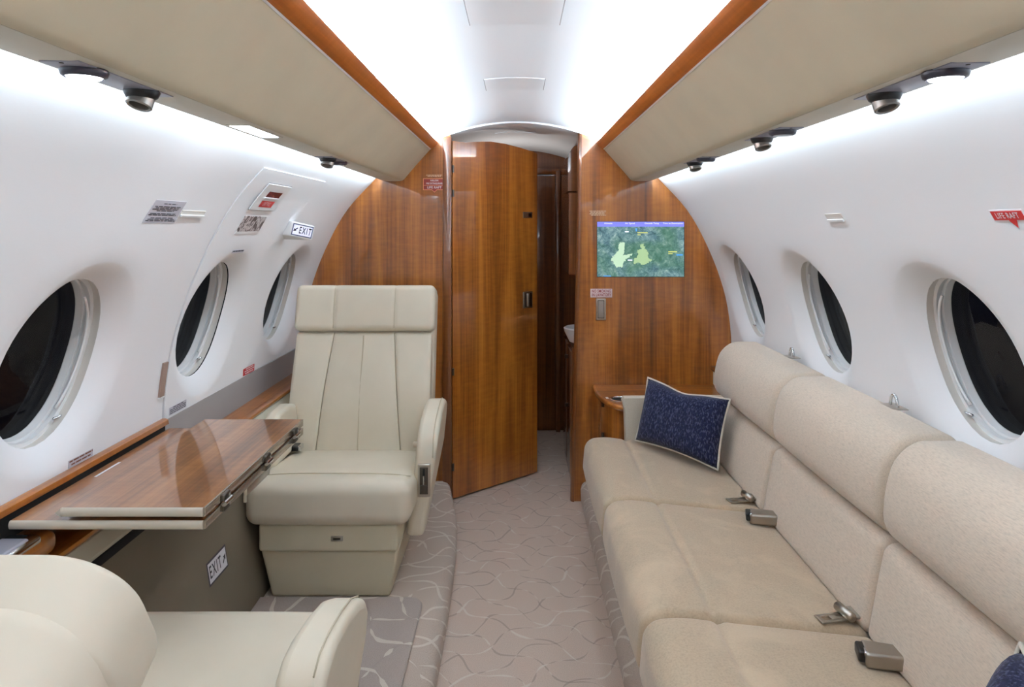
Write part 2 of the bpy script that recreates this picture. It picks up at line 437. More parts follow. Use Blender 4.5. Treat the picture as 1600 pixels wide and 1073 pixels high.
# emergency exit hatch round the middle window: its own panel with a visible joint
V, Fs = [], []
g = 0.003; vh = v_of_z(1.53)
_vt = VTOP
cell_mesh(-1, HY0+g, HY1-g, WL[2], V, Fs)
ys = seq(HY0+g, HY1-g, M); grid(-1, ys, seq(vh+g, VTOP, 6), V, Fs)
for ya, yb in ((HY0+g, HY0+g), (HY1-g, HY1-g)):          # turned-in side edges
    b0 = len(V); vv = seq(vh+g, VBOT, 24)
    for v in vv: V.append(wp(-1, v, ya, 0)); V.append(wp(-1, v, ya, 0.02))
    for i in range(24): Fs.append((b0+2*i, b0+2*i+2, b0+2*i+3, b0+2*i+1))
b0 = len(V)
for y in ys: V.append(wp(-1, vh+g, y, 0)); V.append(wp(-1, vh+g, y, 0.02))
for i in range(M): Fs.append((b0+2*i, b0+2*i+2, b0+2*i+3, b0+2*i+1))
V = [(x+0.004, y, z) for x, y, z in V]
door1 = struct(mesh('door_1', V, Fs, m_wall, None, True, sharp=50))
door1['label'] = 'white emergency exit hatch panel around the middle cabin window'

def ell(s, yc, ay, av, off, n=56, vc=None):
    return [wp(s, (vc or VC)+av*math.sin(2*math.pi*k/n), yc+ay*math.cos(2*math.pi*k/n), off) for k in range(n)]
def loft(name, rings, m, parent, cap=False, sharp=40):
    n = len(rings[0]); V = [p for r in rings for p in r]
    Fs = [(k*n+i, k*n+(i+1) % n, (k+1)*n+(i+1) % n, (k+1)*n+i) for k in range(len(rings)-1) for i in range(n)]
    if cap: Fs.append(tuple(range((len(rings)-1)*n, len(rings)*n)))
    return mesh(name, V, Fs, m, parent, True, sharp=sharp)
wi = 0
for s, lst in ((-1, WL), (1, WR)):
    for yc in lst:
        wi += 1; W = sempty('window_%d' % wi)
        loft('window_reveal', [ell(s, yc, AY, AV, FD), ell(s, yc, AY+0.003, AV+0.003, FD+0.022)], m_offw, W)
        loft('window_frame', [ell(s, yc, AY+0.004, AV+0.004, FD+0.020), ell(s, yc, AY-0.007, AV-0.007, FD+0.021), ell(s, yc, AY-0.008, AV-0.008, FD+0.032), ell(s, yc, AY-0.001, AV-0.001, FD+0.034)], m_white, W)
        loft('pane_surround', [ell(s, yc, AY, AV, FD+0.034), ell(s, yc, AY-0.010, AV-0.010, FD+0.038), ell(s, yc, AY-0.013, AV-0.013, FD+0.056)], m_white, W)
        loft('pane', [ell(s, yc, AY-0.011, AV-0.011, FD+0.054), ell(s, yc, 0.07, 0.085, FD+0.055), ell(s, yc, 0.001, 0.001, FD+0.0555)], m_glass, W)
        rail = [wp(s, VC+0.16*math.sin(a), yc+0.142*math.cos(a), FD+0.018) for a in [lerp(-0.95, 0.95, k/16) for k in range(17)]]
        tube('shade_rail', rail, 0.004, m_white, W)
        va, yy = VC+AV*0.80, yc+0.095
        tube('shade_tab', [wp(s, va, yy-0.022, FD+0.012), wp(s, va, yy+0.03, FD+0.012)], 0.0035, m_chrome, W)
        tube('shade_post', [wp(s, va, yy+0.006, FD+0.012), wp(s, va+0.02, yy-0.002, FD+0.02)], 0.006, m_white, W)

# ------------------------------------------------------------------ ceiling dome
RC, ZC = 0.99, 0.88
def dome(x, r=RC): return ZC+math.sqrt(r*r-x*x)
def dome_strip(name, y0, y1, xm, m, parent=None, off=0.0, n=28, x0=None, thick=0.0):
    xs = seq(x0 if x0 is not None else -xm, xm, n); V = []
    for y in (y0, y1):
        for x in xs: V.append((x, y, dome(x)+off))
    Fs = [(i, i+1, len(xs)+i+1, len(xs)+i) for i in range(n)]
    if thick:
        b0 = len(V)
        for y in (y0, y1):
            for x in xs: V.append((x, y, dome(x)+off+thick))
        k = len(xs)
        for i in range(n): Fs += [(i, i+1, b0+i+1, b0+i), (k+i, k+i+1, b0+k+i+1, b0+k+i)]
        Fs += [(0, k, b0+k, b0), (k-1, 2*k-1, b0+2*k-1, b0+k-1)]
    return mesh(name, V, Fs, m, parent, True, sharp=40)
ceil = struct(dome_strip('ceiling', Y0, YB, 0.50, m_ceil))
for (ya, yb, xa, xb) in ((1.30, 1.73, -0.118, 0.106), (2.36, 2.56, -0.114, 0.096)):
    dome_strip('access_panel', ya, yb, xb, m_ceil, ceil, -0.0035, 10, xa, 0.0035)
    for e in ((xa-0.003, xa), (xb, xb+0.003)):
        dome_strip('panel_joint', ya, yb, e[1], m_grey, ceil, -0.001, 1, e[0])
# ------------------------------------------------------------------ passage aft of the bulkhead
YP = 4.54
pc = struct(dome_strip('ceiling_passage', YB, YP, 0.50, m_ceil, off=-0.008))
dome_strip('ceiling_lip', YB-0.012, YB+0.004, 0.40, m_ceil, pc, -0.0085, 24, None, 0.008)
dome_strip('access_panel', 3.66, 3.86, 0.098, m_ceil, pc, -0.012, 10, -0.118, 0.004)

# ------------------------------------------------------------------ floor
LEDGE = 0.10
struct(mesh('floor', [(-1.1, Y0, 0), (1.1, Y0, 0), (1.1, YP, 0), (-1.1, YP, 0)], [(0, 1, 2, 3)], m_carpet))
def step(name, edge, xout, m):
    """raised carpeted floor with a rounded nosing; edge = [(x, y)...] along the aisle."""
    V = []; Fs = []; sg = 1 if xout < 0 else -1
    prof = [(0.0, 0.0), (0.002, 0.06), (-0.004, 0.082), (-0.016, 0.095), (-0.034, LEDGE)]
    for x, y in edge:
        for dx, z in prof: V.append((x+sg*dx, y, z))
        V.append((xout, y, LEDGE))
    k = len(prof)+1
    for i in range(len(edge)-1):
        for j in range(k-1): Fs.append((i*k+j, (i+1)*k+j, (i+1)*k+j+1, i*k+j+1))
    return struct(mesh(name, V, Fs, m, None, True))
step('floor_step_left', [(-0.237, Y0), (-0.237, 0), (-0.237, 2.3), (-0.243, 2.6), (-0.25, 2.8), (-0.265, 2.98), (-0.295, 3.17), (-0.33, YB)], -1.0, m_carpet2)
step('floor_step_right', [(0.315, Y0), (0.315, YB)], 1.0, m_carpet2)
# mat laid round the near seat
mp_ = [(-0.95, 0.2)]+[(-0.312, 0.2), (-0.312, 2.22)]+[(-0.362+0.05*math.cos(a), 2.24+0.05*math.sin(a)) for a in [k*math.pi/2/5 for k in range(6)]]+[(-0.95, 2.29)]
fm = prism_z('floor_mat', mp_, LEDGE, LEDGE+0.014, m_mat, bevel=0.006)
tag(fm, 'taupe patterned carpet mat with bound rounded corner on the raised floor', 'mat')

# ------------------------------------------------------------------ bulkhead (walnut)
def bulk_poly(s, xi_top, xi_bot):
    top = [(x, dome(x)+0.004) for x in seq(xi_top, 0.47, 6)]
    out = [(sec(v)[0], sec(v)[1]) for v in seq(0.0, SV[-1], 40)]
    return [(s*xi_bot, 0.0), (s*xi_top, 1.2)]+[(s*x, z) for x, z in top]+[(s*(x+0.004), z) for x, z in out]
bl = struct(prism_y('wall_aft_left', bulk_poly(-1, 0.330, 0.330), YB, YB+0.035, w_z))
br = struct(prism_y('wall_aft_right', bulk_poly(1, 0.305, 0.275), YB, YB+0.035, w_z))
t1 = struct(box('trim_1', (-0.366, -0.322), (YB-0.012, YB+0.05), (0, dome(0.35)-0.01), w_dark, bevel=0.006))
V = []
# rounded inboard edge of the right bulkhead
pts = [(0.0, 0.262), (0.6, 0.276), (1.2, 0.292), (dome(0.31)-0.005, 0.300)]
V = []; Fs = []
for z, x in pts:
    for a in range(7):
        an = math.pi/2+math.pi*a/6; V.append((x+0.018+0.018*math.cos(an), YB+0.015+0.026*math.sin(an), z))
for i in range(3):
    for j in range(6): Fs.append((i*7+j, (i+1)*7+j, (i+1)*7+j+1, i*7+j+1))
struct(mesh('trim_2', V, Fs, w_dark))
# cabin end behind the camera
endp = [(s*x, z) for s, rng in ((1, seq(0, SV[-1], 30)),) for x, z in [(sec(v)[0], sec(v)[1]) for v in rng]]
endl = [(-x, z) for x, z in reversed(endp)]
struct(prism_y('wall_forward', endp+endl+[(x, dome(x)) for x in seq(-0.45, 0.45, 10)], Y0-0.03, Y0, w_z))

# passage walls
struct(box('wall_passage_left', (-0.50, -0.47), (YB+0.03, YP), (0, 1.80), w_dark))
struct(box('wall_passage_end', (-0.5, 0.62), (YP, YP+0.03), (0, 1.86), w_dark))
struct(box('wall_passage_right', (0.60, 0.63), (YB+0.03, YP), (0, 1.80), w_dark))
t3 = struct(box('trim_3', (0.255, 0.285), (YP-0.05, YP), (0, 1.72), w_dark, bevel=0.006))
struct(box('trim_4', (-0.45, 0.30), (YP-0.03, YP), (1.70, 1.735), w_dark, bevel=0.004))
pdoor = struct(box('door_2', (-0.42, 0.25), (YP-0.018, YP), (0.006, 1.69), w_dark, bevel=0.003))
# tall vanity with rounded top
vc_ = thing('lavatory_cabinet', 'dark glossy walnut cabinet with rounded top inside the lavatory passage', 'cabinet', (0.43, 3.85, 0))
prism_y('body', [(0.285, 0.0), (0.285, 0.728), (0.590, 0.728), (0.590, 0.0)], 3.52, 4.11, w_dark, vc_)
cp = [(0.272, 1.10), (0.272, 1.53), (0.59, 1.53), (0.59, 1.10)]
prism_y('upper_door', cp, 3.60, 4.11, w_dark, vc_)
bn = [(0.268, 1.54)]+[(0.268+0.06*(1-math.cos(a)), 1.70+0.085*math.sin(a)) for a in [k*math.pi/2/6 for k in range(7)]]+[(0.59, 1.785), (0.59, 1.54)]
prism_y('top_locker', bn, 3.60, 4.11, w_dark, vc_)
box('door_panel', (0.277, 0.286), (3.55, 3.80), (0.06, 0.70), w_dark, vc_, 0.003); box('door_panel', (0.277, 0.286), (3.82, 4.08), (0.06, 0.70), w_dark, vc_, 0.003)
for zz in (0.62, 0.35): lathe('hinge', [(0.0, 0), (0.008, 0), (0.008, 0.02), (0, 0.02)], (0.274, 3.81, zz), (0, 0, 1), m_gun, vc_, 10)
ba = lathe('washbasin', [(0.02, -0.07), (0.09, -0.05), (0.115, 0.0), (0.12, 0.02), (0.112, 0.025), (0.10, 0.0), (0.03, -0.03), (0.0, -0.03)], (0.365, 3.60, 0.80), (0, 0, 1), m_white, None, 28)
tag(ba, 'white round washbasin edge peeping past the right bulkhead in the lavatory', 'washbasin')

# lavatory door, half open into the passage
dang = math.atan2(0.374, 0.431); DW = 0.565
dr = bpy.data.objects.new('door_3', None); COL.objects.link(dr); dr['kind'] = 'structure'
dr.location = (-0.318, YB+0.002, 0); dr.rotation_euler = (0, 0, dang)
WM[dr.name] = Matrix.Translation(dr.location) @ Matrix.Rotation(dang, 4, 'Z')
top = [(0.0, 1.776), (0.08, 1.775), (0.16, 1.785), (0.24, 1.792), (0.34, 1.788), (0.45, 1.775), (DW, 1.755)]
prism_y('door_leaf', [(0.0, 0.012)]+[(DW, 0.012)]+list(reversed(top)), 0.0, 0.03, w_z, dr, local=True)
box('edge_strip', (DW-0.001, DW+0.003), (0.0, 0.03), (0.012, 1.752), w_dark, dr, 0.001, True)
def dmesh(o): return o
hx = 0.495
ln_ = box('latch_plate', (hx-0.033, hx+0.033), (-0.003, 0.001), (1.400, 1.432), m_metal, dr, 0.001, True)
box('latch_window', (hx+0.006, hx+0.026), (-0.0045, -0.002), (1.407, 1.425), m_black, dr, 0.0, True)
rbox('handle_plate', (hx, -0.002, 0.958), (0.034, 0.004, 0.044), 0.004, m_metal, dr, local=True, n=2)
box('handle_recess', (hx-0.022, hx+0.024), (-0.0072, -0.004), (0.922, 0.994), m_gun, dr, 0.001, True)
rbox('handle_pull', (hx-0.004, -0.012, 0.958), (0.012, 0.008, 0.036), 0.007, m_metal, dr, local=True, n=2)
for z in (0.62, 1.50, 1.62, 0.15): lathe('hinge', [(0, 0), (0.006, 0), (0.006, 0.035), (0, 0.035)], (0.0, -0.004, z), (0, 0, 1), m_gun, dr, 10, True)

# ------------------------------------------------------------------ overhead bins, light valances
def valance(s, label):
    T = thing('overhead_bin', label, 'overhead bin', (s*0.55, 0.5, 1.58))
    E = YB-0.002
    # walnut fascia strip hiding the cove light
    prism_y('walnut_fascia', [(s*0.424, 1.736), (s*0.412, 1.742), (s*0.394, 1.762), (s*0.391, 1.768), (s*0.397, 1.769), (s*0.428, 1.746)], Y0, E, w_strip, T)
    prism_y('metal_edge', [(s*0.4275, 1.7325), (s*0.4235, 1.7365), (s*0.4265, 1.7385), (s*0.431, 1.735)], Y0, E, m_white, T)
    face = [(0.4275, 1.734)]+[(0.4275+(0.552-0.4275)*t+0.010*math.sin(math.pi*t), 1.734+(1.592-1.734)*t-0.010*math.sin(math.pi*t)) for t in [k/10 for k in range(1, 10)]]+[(0.556, 1.5865), (0.564, 1.5805), (0.574, 1.578)]
    prism_y('face_panel', [(s*x, z) for x, z in face]+[(s*0.574, 1.60), (s*0.45, 1.725)], Y0, E, m_bin, T)
    prism_y('service_panel', [(s*x, z) for x, z in [(0.5755, 1.578), (0.6, 1.5765), (0.652, 1.5775), (0.660, 1.5795), (0.660, 1.5835), (0.64, 1.586), (0.5755, 1.60)]], Y0, E, m_psu, T)
    prism_y('light_shelf', [(s*0.60, 1.5855), (s*0.60, 1.64), (s*0.55, 1.70), (s*0.44, 1.735), (s*0.44, 1.73), (s*0.55, 1.66)], Y0, E, m_white, T)
    return T
valance(-1, 'cream overhead bin with walnut light fascia above the folding table')
valance(1, 'cream overhead bin with walnut light fascia above the sofa')

ZP = 1.5775
def psu(s, yl, yn, lit, label, flip=1):
    """service plate with a round reading lamp at yl and an air nozzle at yn."""
    xc = s*0.618; ya, yb = min(yl, yn)-0.055, max(yl, yn)+0.05
    T = thing('service_unit', label, 'service unit', (xc, (yl+yn)/2, ZP))
    box('plate', (xc-0.027, xc+0.027), (ya, yb), (ZP-0.0022, ZP+0.001), mat('lilac_plate', (150, 150, 164), 0.35), T, 0.001)
    L = lathe('lamp_housing', [(0.030, 0.002), (0.031, -0.004), (0.029, -0.010), (0.025, -0.0125), (0.0235, -0.010), (0.0, -0.010)], (xc, yl, ZP), (0, 0, 1), mat('lamp_shell', (52, 50, 62), 0.3), T, 28)
    lathe('lamp_lens', [(0.0, -0.0135), (0.022, -0.0128), (0.0232, -0.0105), (0.0, -0.0102)], (xc, yl, ZP), (0, 0, 1), m_lens if lit else m_lens_off, L, 24)
    N = lathe('air_nozzle', [(0.027, 0.002), (0.0275, -0.004), (0.024, -0.012), (0.018, -0.016), (0.0, -0.016)], (xc, yn, ZP), (0, 0, 1), m_black, T, 24)
    lathe('nozzle_ring', [(0.0165, 0.0), (0.020, -0.001), (0.0205, -0.016), (0.018, -0.018), (0.015, -0.016), (0.014, -0.006), (0.0, -0.005)], (xc, yn, ZP-0.011), (-s*0.15, 0.35, 1), mat('nozzle_metal', (150, 146, 140), 0.3, metal=0.7), N, 24)
    for yy in (ya+0.006, yb-0.006): lathe('screw', [(0, 0), (0.003, 0), (0.003, -0.001), (0, -0.001)], (xc, yy, ZP-0.0022), (0, 0, 1), m_gun, T, 8)
    if lit:
        ld = bpy.data.lights.new('reading_lamp', 'SPOT'); ld.energy = 0.9; ld.spot_size = 1.5; ld.spot_blend = 0.8; ld.shadow_soft_size = 0.022; ld.color = LED
        o = bpy.data.objects.new('reading_lamp_light', ld); COL.objects.link(o); o.location = (xc, yl, ZP-0.02); o.parent = T; o.matrix_parent_inverse = WM[T.name].inverted()
psu(-1, 0.975, 1.125, True, 'service unit with lit reading lamp above the folding table end')
psu(-1, 2.36, 2.23, False, 'unlit reading lamp and air nozzle above the upright cream seat')
psu(1, 0.985, 1.15, True, 'service unit with lit reading lamp above the sofa')
psu(1, 1.59, 1.725, False, 'unlit service unit above the sofa middle, next to the lit one')
psu(1, 2.235, 2.375, False, 'unlit service unit above the sofa end, closest to the bulkhead')
tl = thing('table_light', 'bright rectangular light panel in overhead bin above folding table', 'light', (-0.617, 1.60, ZP))
box('bezel', (-0.642, -0.588), (1.495, 1.715), (ZP-0.0015, ZP+0.001), m_psu, tl, 0.0008)
box('lens', (-0.636, -0.594), (1.51, 1.70), (ZP-0.003, ZP), m_lens, tl, 0.001)

# ------------------------------------------------------------------ side console left of the seats
cons = thing('side_console', 'walnut topped side console with taupe panel running under the windows', 'console', (-0.95, 1.5, LEDGE))
def led(ya, yb): prism_y('ledge_top', [(-1.052, 0.668), (-0.968, 0.668), (-0.961, 0.665), (-0.959, 0.658), (-0.963, 0.651), (-1.052, 0.651)], ya, yb, w_y, cons)
led(Y0, 1.98); led(1.982, 2.716); led(2.719, YB-0.003)
prism_y('cream_band', [(-0.968, 0.6505), (-0.962, 0.649), (-0.941, 0.620), (-0.941, 0.612), (-0.98, 0.612)], Y0, YB-0.003, m_console_l, cons)
prism_y('groove_strip', [(-0.946, 0.6115), (-0.937, 0.6115), (-0.933, 0.593), (-0.946, 0.593)], Y0, YB-0.003, m_slot, cons)
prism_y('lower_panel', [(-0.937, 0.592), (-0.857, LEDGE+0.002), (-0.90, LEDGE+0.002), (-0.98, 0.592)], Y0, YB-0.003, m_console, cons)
V = []
bb = []
for z in seq(0.667, 0.775, 6): bb.append((-(wx(z)-0.006), z))
struct(prism_y('baseboard_left', bb+[(-(wx(0.775)+0.01), 0.775), (-(wx(0.68)+0.01), 0.667)], HY0, YB-0.003, m_grey))
struct(prism_y('trim_5', [(-1.053, 0.784), (-1.043, 0.784), (-1.036, 0.780), (-1.034, 0.768), (-1.053, 0.768)], Y0, HY0-0.002, w_y))
struct(prism_y('trim_6', [(-1.0535, 0.768), (-1.045, 0.768), (-1.045, 0.681), (-1.0535, 0.681)], Y0, HY0-0.002, m_slot))

# raised walnut tray block with chrome rim on the console
tr = thing('console_tray', 'walnut block with chrome rim and grey lid on the side console', 'tray', (-1.0, 1.2, 0.668))
rbox('body', (-1.006, 1.205, 0.6945), (0.040, 0.24, 0.026), 0.022, w_y, tr, n=3)
rbox('chrome_rim', (-1.006, 1.165, 0.712), (0.036, 0.235, 0.014), 0.012, m_chrome, tr, n=3)
rbox('lid', (-1.006, 1.145, 0.7215), (0.029, 0.225, 0.008), 0.006, mat('grey_lid', (150, 148, 158), 0.25), tr, n=3)

# ------------------------------------------------------------------ folding table
tb = thing('folding_table', 'glossy walnut folding table with upper leaf folded over the lower leaf', 'table', (-0.83, 1.70, 0.735))
TY0, TY1 = 1.380, 2.012
prism_z('lower_leaf', [(-1.024, TY0), (-0.634, TY0), (-0.634, TY1), (-1.024, TY1)], 0.742, 0.7595, w_tab, tb)
prism_z('upper_leaf', [(-0.920, TY0), (-0.634, TY0), (-0.634, TY1), (-0.920, TY1)], 0.7675, 0.7855, w_tab, tb)
def edge_y(name, xa, xb, z0, z1, y, sgn, parent):      # rounded edging along a leaf's end
    n = 6; V = []; Fs = []
    for x in (xa, xb):
        for k in range(n+1):
            a = -math.pi/2+math.pi*k/n; V.append((x, y+sgn*0.006*math.cos(a), (z0+z1)/2+(z1-z0)/2*math.sin(a)))
    for k in range(n): Fs.append((k, k+1, n+2+k, n+1+k))
    Fs += [tuple(range(n+1)), tuple(range(n+1, 2*n+2))]
    return mesh(name, V, Fs, m_band, parent, True, sharp=60)
for sg, yy in ((-1, TY0), (1, TY1)):
    edge_y('edge_band', -1.024, -0.634, 0.7415, 0.7598, yy, sg, tb); edge_y('edge_band', -0.920, -0.634, 0.767, 0.7858, yy, sg, tb)
for z0, z1 in ((0.7415, 0.7598), (0.767, 0.7858)):
    box('side_band', (-0.6342, -0.6300), (TY0, TY1), (z0, z1), mat('bronze_band', (176, 164, 150), 0.2, metal=0.8), tb, 0.0012)
# bevelled inboard-wall edge of the upper leaf
prism_y('leaf_bevel', [(-0.9205, 0.7675), (-0.9205, 0.7850), (-0.932, 0.7760)], TY0-0.004, TY1+0.004, m_band, tb)
for yy in (1.47, 1.715, 1.93):
    hg = rbox('hinge', (-0.628, yy, 0.7635), (0.005, 0.017, 0.019), 0.004, m_gun, tb, n=2)
    lathe('hinge_pin', [(0, 0), (0.006, 0), (0.006, 0.036), (0, 0.036)], (-0.6235, yy-0.018, 0.7635), (0, 1, 0), m_chrome, hg, 12)
    for dz in (-0.009, 0.009): lathe('hinge_screw', [(0, 0), (0.0035, 0), (0.0035, 0.0015), (0, 0.0015)], (-0.6233, yy+0.011, 0.7635+dz), (1, 0, 0), m_metal, hg, 8)
lt = box('latch_bracket', (-0.642, -0.632), (1.60, 1.745), (0.722, 0.742), m_metal, tb, 0.002)
box('latch_hook', (-0.642, -0.634), (1.60, 1.606), (0.706, 0.724), m_metal, lt, 0.001)
box('slide_arm', (-1.02, -0.70), (1.64, 1.76), (0.716, 0.7415), m_gun, tb, 0.003)
box('slide_track', (-1.045, -1.015), (1.45, 1.95), (0.69, 0.7415), m_gun, tb, 0.003)
pl = box('print', (-1.004, -0.998), (1.62, 1.72), (0.7596, 0.7600), m_paper, tb)

# ------------------------------------------------------------------ cabin seats
def chair(label, loc, rot, side, rec, by, seat_rear, hr):
    """club seat facing local -y; side = +1 when the aisle arm is on local +x."""
    C_ = thing('cabin_seat', label, 'seat', loc, rot)
    L = dict(local=True)
    # swivel base and skirt
    def taper(x, y, z):
        k = 0.86+0.14*min(1, z/0.17); return (x*k, 0.02+(y-0.02)*(0.93+0.07*min(1, z/0.17)), z)
    rbox('base', (0, -0.03, 0.085), (0.232, 0.225, 0.084), 0.012, m_skirt, C_, n=4, warp=taper, **L)
    sk = rbox('skirt', (0.0, -0.035, 0.215), (0.232, 0.235, 0.046), 0.010, m_skirt, C_, n=4, **L)
    bz = rbox('badge', (0.03, -0.271, 0.215), (0.020, 0.003, 0.009), 0.003, m_metal, sk, n=1, rn=2, **L)
    box('badge_slot', (0.018, 0.042), (-0.2755, -0.2725), (0.212, 0.218), m_gun, bz, 0.0005, True)
    # seat cushion: nose higher than the rear
    def seatwarp(x, y, z):
        t = (y+0.30)/0.50; k = 1.0
        dz = -0.050*max(0, min(1, t))*(1 if z > 0.30 else 0.2) - (0.006 if z > 0.35 else 0)*math.exp(-((y+0.195)/0.008)**2)
        return (x, y, z+dz)
    sc_ = rbox('seat_cushion', (0, (seat_rear-0.297)/2, 0.335), (0.276, (seat_rear+0.297)/2, 0.076), 0.042, m_cream, C_, bulge=(0.004, 0.006, 0.010), n=14, warp=seatwarp, **L)
    tube('seat_seam', [(x, -0.19, 0.4035-0.012*(abs(x)/0.27)**4) for x in seq(-0.262, 0.262, 14)], 0.0016, m_stitch, sc_, **L)
    tube('seat_seam', [(0.0, y, 0.411-0.10*(y+0.30)) for y in seq(-0.185, 0.16, 8)], 0.0016, m_stitch, sc_, **L)
    # reclining back: local frame of the back: x across, t thickness (rearwards), h height
    ca, sa = math.cos(rec), math.sin(rec); bz_ = 0.325
    def back(x, t, h): return (x, by+t*ca+h*sa, bz_+h*ca-t*sa)
    sh = rbox('back_shell', (0, 0.070, 0.36), (0.286, 0.066, 0.345), (max(0.04, hr), 0.040, max(0.04, hr)), m_cream, C_, n=8, rn=10, warp=back, **L)
    HB = 0.505
    fr = lambda t, k: lerp(t[0], t[1], k)
    edges = [(-0.285, -0.278), (-0.172, -0.124), (0.172, 0.124), (0.285, 0.278)]
    for a, b in zip(edges, edges[1:]):
        def pw(x, t, h, a=a, b=b):
            k = max(0, min(1, h/HB)); xa, xb = lerp(a[0], a[1], k), lerp(b[0], b[1], k)
            lumb = 0.018*math.sin(math.pi*min(1, max(0, k)))**2
            return back(xa+(x+1)/2*(xb-xa), t-lumb, h)
        n_ = 8
        # panel: unit width in x, warped between its seams
        ax = []
        rbox('back_panel', (0, 0.022, HB/2), (1.0, 0.040, HB/2), 0.022, m_cream, C_, bulge=(0, 0.008, 0), n=10, warp=lambda x, t, h, pw=pw: pw(math.copysign(min(1, abs(x)), x), t, h), **L)
    tube('back_seam', [back(0.0, -0.024-0.018*math.sin(math.pi*k)**2, k*HB) for k in seq(0.04, 0.97, 14)], 0.0022, m_stitch, C_, **L)
    # headrest in three sewn sections
    def hw(x, t, h):
        if t < 0.0: t += 0.006*(math.exp(-((x-0.125)/0.006)**2)+math.exp(-((x+0.125)/0.006)**2))
        return back(x, t, h)
    hd = rbox('headrest', (0, 0.012, HB+0.004+0.095), (0.289, 0.050, 0.095), (hr, 0.022, hr), m_cream, C_, bulge=(0, 0.006, 0.0), n=(64, 4, 6), rn=8, warp=hw, **L)
    for xs_ in (-0.125, 0.125): tube('headrest_seam', [back(xs_, -0.0365-0.003*math.sin(math.pi*k), HB+0.015+0.165*k) for k in seq(0, 1, 8)], 0.0014, m_stitch, hd, **L)
    rim = []
    for k in range(48):
        a = 2*math.pi*k/48; c_, s_ = math.cos(a), math.sin(a)
        x = 0.245*math.copysign(abs(c_)**0.35, c_); h = 0.36+0.305*math.copysign(abs(s_)**0.35, s_)
        rim.append(back(x, 0.1366, h))
    tube('back_piping', rim, 0.0028, m_stitch, C_, closed=True, **L)
    # arms: leaf shaped on the aisle side, low block on the window side
    prof = [(-0.148, 0.165), (-0.152, 0.30), (-0.150, 0.44), (-0.138, 0.490), (-0.105, 0.527), (-0.05, 0.552), (0.02, 0.568), (0.10, 0.578), (0.150, 0.576), (0.182, 0.560), (0.194, 0.53), (0.196, 0.47), (0.180, 0.41), (0.13, 0.33), (0.06, 0.245), (0.0, 0.185), (-0.04, 0.162), (-0.09, 0.155)]
    def arm(name, xin, xout, prof, mm, bev):
        n = len(prof); V = []; Fs = []
        for j, (x) in enumerate((xin, xout)):
            for (y, z) in prof:
                xx = x
                if j == 1: xx = lerp(xin+(xout-xin)*0.30, xout, min(1, max(0, (z-0.155)/0.33)))
                if j == 0: xx = lerp(0.236, xin, min(1, max(0, (z-0.155)/0.12)))
                V.append((xx*side, y, z))
        Fs = [(i, (i+1) % n, n+(i+1) % n, n+i) for i in range(n)]+[tuple(range(n)), tuple(range(n, 2*n))]
        o = mesh(name, V, Fs, mm, C_, True, sharp=60, **L)
        md = o.modifiers.new('round', 'BEVEL'); md.width = bev; md.segments = 4; md.limit_method = 'ANGLE'; md.angle_limit = 0.9; md.harden_normals = False
        return o
    A = arm('armrest', 0.275, 0.352, prof, m_cream, 0.016)
    tube('arm_seam', [(side*0.3345, y-0.002, z+0.003) for y, z in prof[2:10]], 0.0016, m_stitch, A, **L)
    lp = rbox('latch_frame', (side*0.304, -0.153, 0.365), (0.022, 0.006, 0.058), 0.0045, m_metal, A, n=2, **L)
    box('latch_recess', (side*0.304-0.0155, side*0.304+0.0155), (-0.1595, -0.156), (0.317, 0.413), m_gun, lp, 0.002, True)
    box('latch_slot', (side*0.304-0.004, side*0.304+0.004), (-0.1605, -0.159), (0.362, 0.408), m_black, lp, 0.001, True)
    box('latch_lever', (side*0.304-0.013, side*0.304+0.013), (-0.168, -0.159), (0.322, 0.352), m_gun, lp, 0.004, True)
    box('latch_pin', (side*0.304-0.0025, side*0.304+0.0025), (-0.166, -0.159), (0.352, 0.384), m_chrome, lp, 0.001, True)
    prof2 = [(-0.10, 0.38), (-0.12, 0.50), (-0.09, 0.548), (-0.03, 0.568), (0.08, 0.572), (0.15, 0.555), (0.17, 0.50), (0.16, 0.38)]
    n = len(prof2); V = [(-side*0.240, y, z) for y, z in prof2]+[(-side*0.290, y, z) for y, z in prof2]
    o = mesh('armrest', V, [(i, (i+1) % n, n+(i+1) % n, n+i) for i in range(n)]+[tuple(range(n)), tuple(range(n, 2*n))], m_cream, C_, True, sharp=60, **L)
    md = o.modifiers.new('round', 'BEVEL'); md.width = 0.014; md.segments = 4; md.limit_method = 'ANGLE'; md.angle_limit = 0.9
    # lap belt ends
    b1 = rbox('belt_buckle', (-side*0.245, 0.115, 0.395), (0.030, 0.026, 0.010), 0.007, m_black, C_, n=2, **L)
    rbox('buckle_end', (-side*0.213, 0.115, 0.395), (0.006, 0.022, 0.010), 0.004, m_chrome, b1, n=2, rn=2, **L)
    lathe('belt_roller', [(0, 0), (0.011, 0), (0.011, 0.052), (0, 0.052)], (side*0.225, 0.125, 0.402), (side, 0, 0), m_band, C_, 14, True)
    return C_
chair('cream leather seat with tall headrest, upright in front of the walnut bulkhead', (-0.630, 2.545, LEDGE), 0.0, 1, math.radians(14), 0.165, 0.227, 0.024)
chair('cream leather seat turned towards the bulkhead, back reclined, near the console tray', (-0.640, 1.205, LEDGE+0.014), math.pi, -1, math.radians(29), 0.275, 0.34, 0.075)

